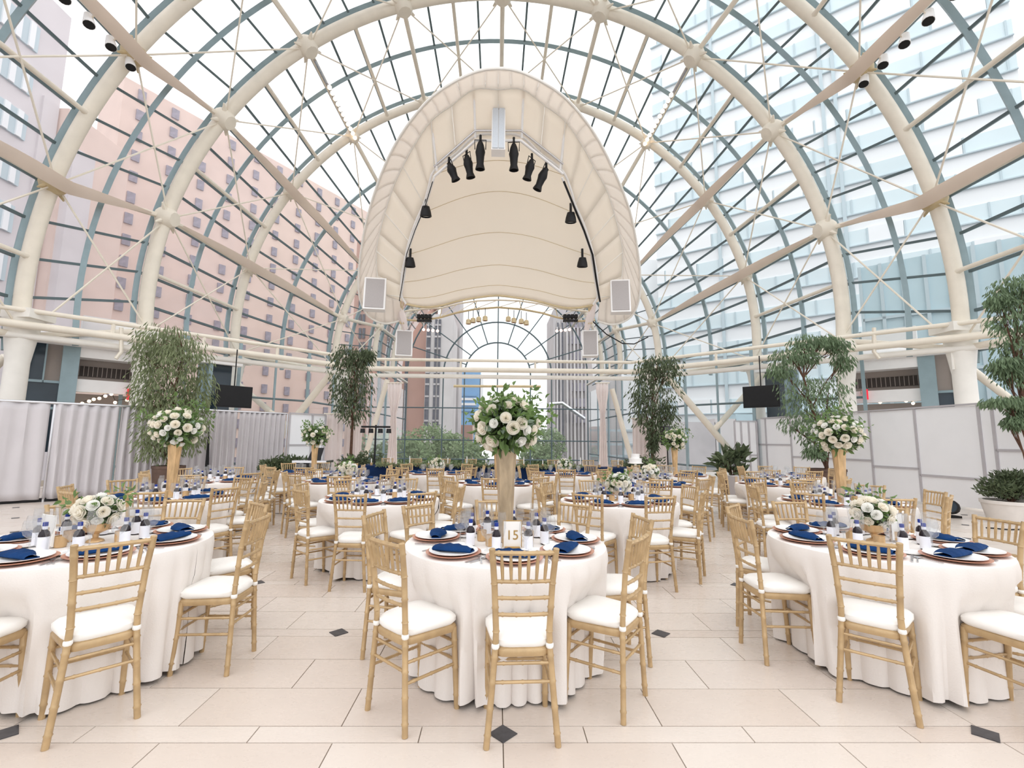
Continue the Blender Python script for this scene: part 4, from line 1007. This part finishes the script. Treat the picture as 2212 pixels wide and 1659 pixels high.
bot_n = MB().lathe([(.0118, .128), (.0125, .13), (.0125, .146), (.0118, .148)], 12).mesh('neck_band', 'label_white')
def cutlery(kind):
    b = MB()
    if kind == 'fork':
        b.slab([(-.004, -.09, 0), (.004, -.09, 0), (.003, .03, 0), (-.003, .03, 0)], (0, 0, 1), .003); b.slab([(-.01, .03, .001), (.01, .03, .001), (.011, .06, .001), (-.011, .06, .001)], (0, 0, 1), .002)
        for x in (-.009, -.003, .003, .009): b.box((x, .078, .002), (.0025, .036, .002))
    elif kind == 'knife':
        b.slab([(-.006, -.1, 0), (.006, -.1, 0), (.005, .01, 0), (-.005, .01, 0)], (0, 0, 1), .004); b.slab([(-.005, .01, .001), (.007, .01, .001), (.008, .09, .001), (.0, .11, .001), (-.005, .09, .001)], (0, 0, 1), .0015)
    else:
        b.slab([(-.004, -.09, 0), (.004, -.09, 0), (.003, .03, 0), (-.003, .03, 0)], (0, 0, 1), .003); b.sphere((0, .055, .003), .017, 10, 6, (1, 1.5, .2))
    return b.mesh(kind, 'silver')
cut_m = {k: cutlery(k) for k in ('fork', 'knife', 'spoon')}
butter_m = MB().lathe([(0, 0), (.05, 0), (.08, .008), (.08, .011), (.05, .005), (0, .005)], 20).mesh('bread_plate', 'china')
candle_g = MB().lathe([(0, 0), (.03, 0), (.033, .01), (.034, .07), (.031, .07), (.03, .012), (0, .012)], 14).mesh('votive_glass', 'vase_gold')
candle_w = MB().lathe([(0, .012), (.026, .012), (.026, .045), (0, .047)], 12).mesh('candle', 'card')
# flowers
def rose_mesh():
    b = MB(); q = random.Random(5)
    for ring, (n, r, h, tilt) in enumerate(((3, .35, .95, .1), (4, .6, .85, .25), (5, .85, .7, .5), (6, 1.05, .45, .9))):
        for i in range(n):
            th = 2*math.pi*i/n+ring*.5; rws = []
            for v in range(4):
                f = v/3; row = []
                for u in range(5):
                    g_ = (u-2)/2*(math.pi/n*1.35); rr = r*(.35+.65*math.sin(f*1.4))+tilt*.25*f*f; row.append((math.cos(th+g_)*rr, math.sin(th+g_)*rr, -.5+h*f*1.25-.12*abs(u-2)*f))
                rws.append(row)
            b.grid(rws)
    return b.mesh('rose', 'rose')
rose_m = rose_mesh(); rose_w = rose_mesh(); rose_w.materials[0] = M['blossom']
def leaf_b(q, b, c, rad, n, l0, w0, surf=.75, zs=1.0, down=.0):
    for i in range(n):
        v = Vector((q.gauss(0, 1), q.gauss(0, 1), q.gauss(.15, 1))).normalized(); p = Vector(c)+Vector((v.x*rad*surf, v.y*rad*surf, v.z*rad*surf*zs))*q.uniform(.6, 1.05)
        d = (v+Vector((q.gauss(0, .5), q.gauss(0, .5), q.gauss(-down, .5)))).normalized(); a = d.cross(Vector((q.gauss(0, 1), q.gauss(0, 1), q.gauss(0, 1)))).normalized(); l = l0*q.uniform(.6, 1.3); w_ = w0*q.uniform(.7, 1.2); n_ = d.cross(a)*w_*.35
        k = len(b.v); b.v += [tuple(p), tuple(p+d*l*.3+a*w_*.45+n_), tuple(p+d*l*.65+a*w_*.42+n_), tuple(p+d*l-n_*.6), tuple(p+d*l*.65-a*w_*.42+n_), tuple(p+d*l*.3-a*w_*.45+n_), tuple(p+d*l*.5)]
        b.f += [(k, k+1, k+2, k+6), (k+6, k+2, k+3), (k, k+6, k+4, k+5), (k+6, k+3, k+4)]
    return b
def bouquet(label, loc, rad, seed, nl=420, nr=16, zs=.8, big=False, group=None, pr=.045):
    q = random.Random(seed); t = empty('bouquet', label, 'flowers', loc, 0, group)
    leaf_b(q, MB(), (0, 0, 0), rad, int(nl*.75), min(.085, rad*.36), min(.04, rad*.18), .8, zs, .2).build('green_leaves', 'leaf_fresh', t, kind='stuff')
    leaf_b(q, MB(), (0, 0, 0), rad*.9, nl//3, min(.06, rad*.3), min(.04, rad*.18), .85, zs, .1).build('silver_leaves', 'leaf_grey', t, kind='stuff')
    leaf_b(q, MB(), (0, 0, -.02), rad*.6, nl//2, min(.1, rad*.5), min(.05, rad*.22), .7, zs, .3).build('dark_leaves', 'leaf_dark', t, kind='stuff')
    st = MB()
    pts = []
    for i in range(nr*14):
        v = Vector((q.gauss(0, 1), q.gauss(-.35, 1), q.gauss(.3, .8))).normalized(); p = Vector((v.x*rad*.93, v.y*rad*.93, v.z*rad*.93*zs))
        if all((p-o).length > pr*1.8 for o, _ in pts): pts.append((p, v))
        if len(pts) >= nr: break
    for i, (p, v) in enumerate(pts):
        o = link('rose' if i % 3 else 'white_blossom', rose_m if i % 3 else rose_w, t, p); o.rotation_euler = v.to_track_quat('Z', 'Y').to_euler(); s_ = pr*q.uniform(.75, 1.15)*(1.0 if i % 3 else .8); o.scale = (s_, s_, s_)
    for i in range(12 if rad > .2 else 4):
        v = Vector((q.gauss(0, 1), q.gauss(0, 1), q.uniform(.2, 1.2))).normalized(); st.tube([(0, 0, -rad*.5), tuple(v*rad*1.0), tuple(v*rad*1.35+Vector((0, 0, -.02)))], [.003, .002, .001], 4)
        e = v*rad*1.2; leaf_b(q, st, tuple(e), .06, 9, .05, .028, .9, 1)
    st.build('twigs', 'leaf_fresh', t, kind='stuff'); return t
def tallvase(label, loc, h, r, loc_b, mt='vase_gold'):
    t = empty('tall_vase', label, 'vase', loc)
    b = MB(); prof = [(0, 0), (r*.62, 0), (r*.66, .02), (r*.7, h*.3), (r*.82, h*.7), (r, h), (r*.94, h), (r*.75, h*.7), (0, h*.65)]
    b.lathe(prof, 24)
    b.v = [(x*(1+.05*math.cos(8*math.atan2(y, x))), y*(1+.05*math.cos(8*math.atan2(y, x))), z) for x, y, z in b.v]
    b.build('body', mt, t); MB().lathe([(r*.66, 0), (r*.74, .006), (r*.66, .02)], 20).build('foot_ring', 'gold', t); return t
def lowvase(label, loc, group=None):
    t = empty('compote_vase', label, 'vase', loc, 0, group); MB().lathe([(0, 0), (.05, 0), (.045, .01), (.015, .025), (.02, .05), (.07, .075), (.08, .12), (.075, .12), (.06, .08), (0, .075)], 18).build('bowl', 'vase_gold', t); return t
def textmesh(s, size, mt):
    cu = bpy.data.curves.new('t', 'FONT'); cu.body = s; cu.size = size; cu.align_x = 'CENTER'; cu.align_y = 'CENTER'; cu.extrude = .0008
    o = bpy.data.objects.new('t', cu); C.objects.link(o); bpy.context.view_layer.update(); me = bpy.data.meshes.new_from_object(o.evaluated_get(bpy.context.evaluated_depsgraph_get())); bpy.data.objects.remove(o)
    me.materials.clear(); me.materials.append(M[mt]); me.name = 'numeral'; return me
def number_card(label, loc, rz, txt, w_=.13, h=.17, frame='gold_ink'):
    t = empty('table_number', label, 'sign', loc, rz)
    MB().box((0, 0, h/2+.012), (w_, .006, h)).build('card', 'card', t)
    for x in (-1, 1): MB().box((x*w_/2, 0, h/2+.012), (.005, .01, h+.01)).build('frame_side', frame, t)
    MB().box((0, 0, h+.012), (w_+.005, .01, .005)).build('frame_top', frame, t); MB().box((0, 0, .006), (w_*.8, .05, .012)).build('base', frame, t)
    if txt: link('numeral', textmesh(txt, .085, 'gold_ink'), t, (0, -.0045, h*.5), (R(90), 0, 0))
    return t
# ------------------------------------------------------------------ tables
TR = .68; TH = .76
def cloth(t, cx, cy, chairs, seed, nth=192):
    q = random.Random(seed); b = MB(); ph = [q.uniform(0, 6.28) for _ in range(6)]; am = [q.uniform(.6, 1.2) for _ in range(6)]
    folds = 13+q.randint(-1, 2); rws = []
    def fold(th, v):
        s_ = math.sin(folds*th+ph[0]+1.2*math.sin(3*th+ph[1])); s2 = math.sin(folds*.5*th+ph[2]+math.sin(2*th+ph[3]))
        sh = (1-abs(s_))**1.6*1.6-.5
        return (-.055*sh*am[0]+.032*s2*am[1])*v**.8
    def press(th, z):
        lim = 9
        for (ang, dist) in chairs:
            d = (th-ang+math.pi) % (2*math.pi)-math.pi
            if abs(d) < .9:
                front = dist-.150; lat = abs(math.sin(d))*.6
                k = max(0, 1-max(0, lat-.17)/.10)
                if k > 0 and math.cos(d) > 0:
                    tgt = front/max(.3, math.cos(d)); tgt = min(tgt, 9)
                    zz = 1 if z < .5 else max(0, 1-(z-.5)/.25)
                    lim = min(lim, tgt*k*zz+(1-k*zz)*.76)
        return lim
    prof = [(0, 0), (.3, 0), (.6, 0), (TR-.02, 0), (TR-.004, -.004), (TR, -.014)]
    for r, dz in prof: rws.append([(r*math.cos(2*math.pi*i/nth), r*math.sin(2*math.pi*i/nth), TH+dz) for i in range(nth+1)])
    for k in range(1, 17):
        v = k/16; z = TH-.014-(TH-.03)*v; row = []
        for i in range(nth+1):
            th = 2*math.pi*i/nth; r = TR+.008-.04*v+fold(th, v); r = min(r, press(th, z)+.45*fold(th, v))
            zz = z if k < 16 else .012+.02*max(0, math.sin(folds*th*.5))
            row.append((r*math.cos(th), r*math.sin(th), zz))
        rws.append(row)
    b.grid(rws); b.build('tablecloth', 'cloth', t)
DIRS = ['right', 'back right', 'back', 'back left', 'left', 'front left', 'front', 'front right']
def side(a):
    return DIRS[int(((math.degrees(a)+22.5) % 360)//45)]
POS = {'right': 'on the right', 'back right': 'at the far right', 'back': 'at the far side', 'back left': 'at the far left', 'left': 'on the left', 'front left': 'at the near left', 'front': 'at the near side', 'front right': 'at the near right'}
def table(nm, cx, cy, base, lod, seed, centre, adj=None, skip=(), number=None):
    q = random.Random(seed)
    t = empty('round_table', 'round banquet table under a white floor-length cloth, the %s table' % nm, 'table', (cx, cy, 0), 0, 'round banquet tables')
    angs = []
    for k in range(8):
        a = R(base+45*k+q.uniform(-3, 3)); d = .715+q.uniform(-.015, .03)
        if adj and k in adj: a = R(adj[k][0]); d = adj[k][1]
        angs.append((a, d))
    MB().lathe([(0, TH-.03), (TR-.01, TH-.03), (TR-.01, TH-.004), (0, TH-.004)], 40).build('tabletop', 'wood_light', t)
    MB().lathe([(.3, 0), (.28, .04), (.05, .06), (.05, TH-.03)], 16).build('pedestal', 'tile_black', t)
    cloth(t, cx, cy, angs, seed, 224 if lod == 0 else 112)
    z = TH+.002; dirs = {}; od = sorted(range(8), key=lambda k: (math.degrees(angs[k][0])+22.5) % 360)
    for rk, k in enumerate(od): dirs[k] = DIRS[rk]
    for k, (a, d) in enumerate(angs):
        ps = POS[dirs[k]]
        ux, uy = math.cos(a), math.sin(a); rz = a+math.pi/2
        if k not in skip:
            chair(cx+ux*d, cy+uy*d, rz+R(q.uniform(-4, 4)), 'gold bamboo-style chair with white cushion %s of the %s table' % (ps, nm), lod, 'chairs at the %s table' % nm)
        pr = .49; x, y = cx+ux*pr, cy+uy*pr
        if lod < 2 or uy < .8:
            link('charger_plate', charger_m, None, (x, y, z), (0, 0, rz), 'copper-rimmed charger %s of the %s table' % (ps, nm), 'plate', 'chargers on the %s table' % nm)
            link('dinner_plate', plate_m, None, (x, y, z+.009), (0, 0, rz), 'white dinner plate %s of the %s table' % (ps, nm), 'plate', 'dinner plates on the %s table' % nm)
            link('napkin', napkin_m, None, (x, y, z+.027), (0, 0, rz+R(q.uniform(-25, 25))), 'navy folded napkin %s of the %s table' % (ps, nm), 'napkin', 'napkins on the %s table' % nm)
        def put(name, me, r_, da, lab, cat, grp, rot=0, dz=0):
            aa = a+da/max(r_, .1); return link(name, me, None, (cx+math.cos(aa)*r_, cy+math.sin(aa)*r_, z+dz), (0, 0, rz+rot), lab, cat, grp)
        put('water_goblet', goblet_m, .31, .10, 'clear stemmed water goblet %s of the %s table' % (ps, nm), 'glass', 'goblets on the %s table' % nm)
        if lod < 2:
            put('champagne_flute', flute_m, .27, .165, 'tall clear champagne flute %s of the %s table' % (ps, nm), 'glass', 'flutes on the %s table' % nm)
            aa = a-.08/.25; bt = empty('favor_bottle', 'dark bottle with blue cap %s of the %s table' % (ps, nm), 'bottle', (cx+math.cos(aa)*.27, cy+math.sin(aa)*.27, z), 0, 'favour bottles on the %s table' % nm)
            for n_, m_ in (('bottle_body', bot_b), ('bottle_label', bot_l), ('bottle_cap', bot_c), ('neck_band', bot_n)): link(n_, m_, bt)
        if lod == 0:
            for nn_, da in (('fork', -.195), ('knife', .19), ('spoon', .215)):
                lx = -uy*da; ly = ux*da; rr = .48
                link(nn_, cut_m[nn_], None, (cx+ux*rr+lx, cy+uy*rr+ly, z+.003), (0, 0, rz), 'silver %s %s of the %s table' % (nn_, ps, nm), 'cutlery', '%ss on the %s table' % (nn_, nm))
            aa = a-.36; link('bread_plate', butter_m, None, (cx+math.cos(aa)*.34, cy+math.sin(aa)*.34, z), (0, 0, 0), 'small white side plate %s of the %s table' % (ps, nm), 'plate', 'side plates on the %s table' % nm)
    if lod < 2:
        for k in range(3):
            aa = R((10, 170, 235)[k]+q.uniform(-8, 8)); cc = empty('votive_candle', 'small gold votive candle, %s one on the %s table' % (('right-hand', 'left-hand', 'nearest')[k], nm), 'candle', (cx+math.cos(aa)*.165, cy+math.sin(aa)*.165, z), 0, 'votives on the %s table' % nm); link('votive_glass', candle_g, cc); link('candle', candle_w, cc)
    if centre == 'tall':
        top = 1.39 if lod == 0 else 1.33
        tallvase(('tall smoky gold fluted vase holding flowers on the %s table' if cy < 4 else 'tall gold fluted vase holding flowers on the %s table') % nm, (cx, cy, z), top-TH, .072, None, 'vase_smoke' if cy < 4 else 'vase_gold')
        bouquet('big round bouquet of white roses and greenery on the tall vase, %s table' % nm, (cx, cy, top+.17), .25 if cy < 4 else .28, seed, 600 if cy < 4 else 340, 38 if cy < 4 else 46 if lod < 2 else 30, .85, pr=.037)
    elif centre == 'low':
        ox, oy = (0, 0) if cy > 4 else (0.0, .02)
        lowvase('low gold compote vase in the middle of the %s table' % nm, (cx+ox, cy+oy, z))
        bouquet('low loose bouquet of white roses and green leaves on the %s table' % nm, (cx+ox, cy+oy, z+.2), .13 if cy < 4 else .15, seed, 130, 34, .8, pr=.036)
    if number: number_card('white table number card reading %s in a thin gold frame, %s table' % (number[0], nm), (cx+number[1], cy+number[2], z), number[3], number[0], number[4], number[5], number[6] if len(number) > 6 else 'gold_ink')
table('centre front', .04, 3.3, -85, 0, 21, 'tall', {0: (-85, .71), 1: (-40, .72), 2: (4, .74), 6: (170+0, .73), 7: (-131, .75)}, number=('15', .04, -.2, R(3), .12, .16))
table('left front', -2.67, 3.2, -91, 0, 22, 'low', {1: (-46, .77), 2: (3, .81), 3: (46, .78)}, number=('11', -.16, -.15, R(-25), .15, .18, 'card'))
table('right front', 2.68, 3.37, -88, 0, 23, 'low', {0: (-80, .74), 7: (-132, .74), 6: (178, .72)}, number=(None, .17, 0.02, R(20), .13, .18, 'silver'))
table('second-row inner left', -1.38, 5.6, -95, 0, 24, None)
table('second-row inner right', 1.42, 5.6, -80, 0, 25, 'low')
table('second-row outer left', -3.78, 5.55, -70, 0, 26, 'tall')
table('second-row outer right', 4.1, 5.6, -100, 0, 27, 'tall')
table('third-row centre', 0.0, 7.65, -92, 1, 28, 'tall')
table('third-row inner left', -2.45, 7.75, -80, 1, 29, 'low')
table('third-row inner right', 2.5, 7.7, -100, 1, 30, 'low')
table('third-row outer left', -4.6, 7.75, -75, 1, 31, None)
table('third-row outer right', 4.75, 7.9, -98, 1, 32, None)
table('fourth-row inner left', -1.25, 9.8, -85, 2, 33, 'low')
table('fourth-row inner right', 1.4, 9.85, -95, 2, 34, 'low')
table('fourth-row outer left', -3.75, 9.7, -80, 2, 35, 'tall')
table('fourth-row outer right', 3.75, 9.9, -95, 2, 36, 'tall')
table('fourth-row far right', 6.2, 10.0, -95, 2, 37, None)

# ------------------------------------------------------------------ head table
for i, (xa, xb, y, nm) in enumerate(((-3.6, -1.2, 12.2, 'left'), (-1.15, 1.25, 12.2, 'middle'), (1.3, 3.9, 12.1, 'right'))):
    t = empty('head_table', 'long head table under a navy cloth at the far end, %s section' % nm, 'table', group='navy head table sections')
    MB().box(((xa+xb)/2, y+.38, .74), (xb-xa-.05, .7, .03)).build('tabletop', 'wood_light', t)
    b = MB(); N = 90
    def pr_(z, amp):
        row = []
        per = [(xa, y+.74), (xa, y), (xb, y), (xb, y+.74), (xa, y+.74)]; L = [0]
        for k in range(1, 5): L.append(L[-1]+math.dist(per[k], per[k-1]))
        for k in range(N+1):
            s_ = L[-1]*k/N; j = max(m_ for m_ in range(4) if L[m_] <= s_+1e-9); f = (s_-L[j])/(L[j+1]-L[j]); p = (per[j][0]+(per[j+1][0]-per[j][0])*f, per[j][1]+(per[j+1][1]-per[j][1])*f)
            n_ = ((-1, 0), (0, -1), (1, 0), (0, 1))[j]; o = amp*math.sin(s_*28); row.append((p[0]+n_[0]*o, p[1]+n_[1]*o, z))
        return row
    b.grid([pr_(.765, 0), pr_(.74, .002), pr_(.4, .018), pr_(.02, .03)]); b.slab([(xa, y, .765), (xb, y, .765), (xb, y+.74, .765), (xa, y+.74, .765)], (0, 0, 1), .006); b.build('tablecloth', 'navy_cloth', t)
q = random.Random(77)
t = empty('garland', 'leafy green garland running along the front of the navy head table', 'garland')
def gf(rn): x = rn.uniform(-3.1, 2.2); return Vector((x, 12.12+rn.gauss(0, .07), .785+abs(rn.gauss(0, .022)))), None
leafmesh(1700, gf, .08, .03, q, 'leaf_olive', 'leaves', t); MB().tube([(x*.25, 12.14+.02*math.sin(x), .79) for x in range(-12, 9)], .015, 5).build('vine', 'bark', t)
for i in range(14):
    x = -3.3+.5*i; c = empty('table_candle', 'pale candle in a small gold holder on the head table, %s' % (['far left end', 'second from left', 'third from left', 'fourth from left', 'fifth from left', 'sixth from left', 'seventh from left', 'seventh from right', 'sixth from right', 'fifth from right', 'fourth from right', 'third from right', 'second from right', 'far right end'][i]), 'candle', (x, 12.42, .77), 0, 'candles on the head table'); link('holder', candle_g, c); MB().lathe([(0, .02), (.012, .02), (.012, .17+.04*(i % 3)), (0, .175+.04*(i % 3))], 8).build('candle', 'card', c)
HP = [(-3.1, 13.1), (-2.3, 13.1), (-1.5, 13.1), (-.75, 13.1), (0.6, 13.1), (1.6, 13.1), (2.6, 13.1), (3.4, 13.1)]
for i, (x, y) in enumerate(HP): chair(x, y, math.pi+R(q.uniform(-6, 6)), 'gold bamboo-style chair behind the navy head table, %s' % ['leftmost', 'second from the left', 'third from the left', 'fourth from the left', 'fourth from the right', 'third from the right', 'second from the right', 'rightmost'][i], 2, 'chairs behind the head table')
a = at(1375, 1000, 12.0); t = empty('wedding_cake', 'small white tiered cake on a stand at the right end of the head table', 'cake', (a.x, 12.1, .0))
MB().lathe([(0, 0), (.3, 0), (.3, .76), (0, .765)], 20).build('cake_table', 'cream_white', t)
MB().lathe([(0, .77), (.12, .77), (.12, .78), (.03, .8), (.03, .88), (.2, .9), (.2, .91), (0, .91)], 18).build('stand', 'card', t)
MB().lathe([(0, .91), (.16, .91), (.16, 1.03), (0, 1.03)], 18).build('lower_tier', 'white_paint', t); MB().lathe([(0, 1.03), (.11, 1.03), (.11, 1.14), (0, 1.14)], 18).build('upper_tier', 'white_paint', t)
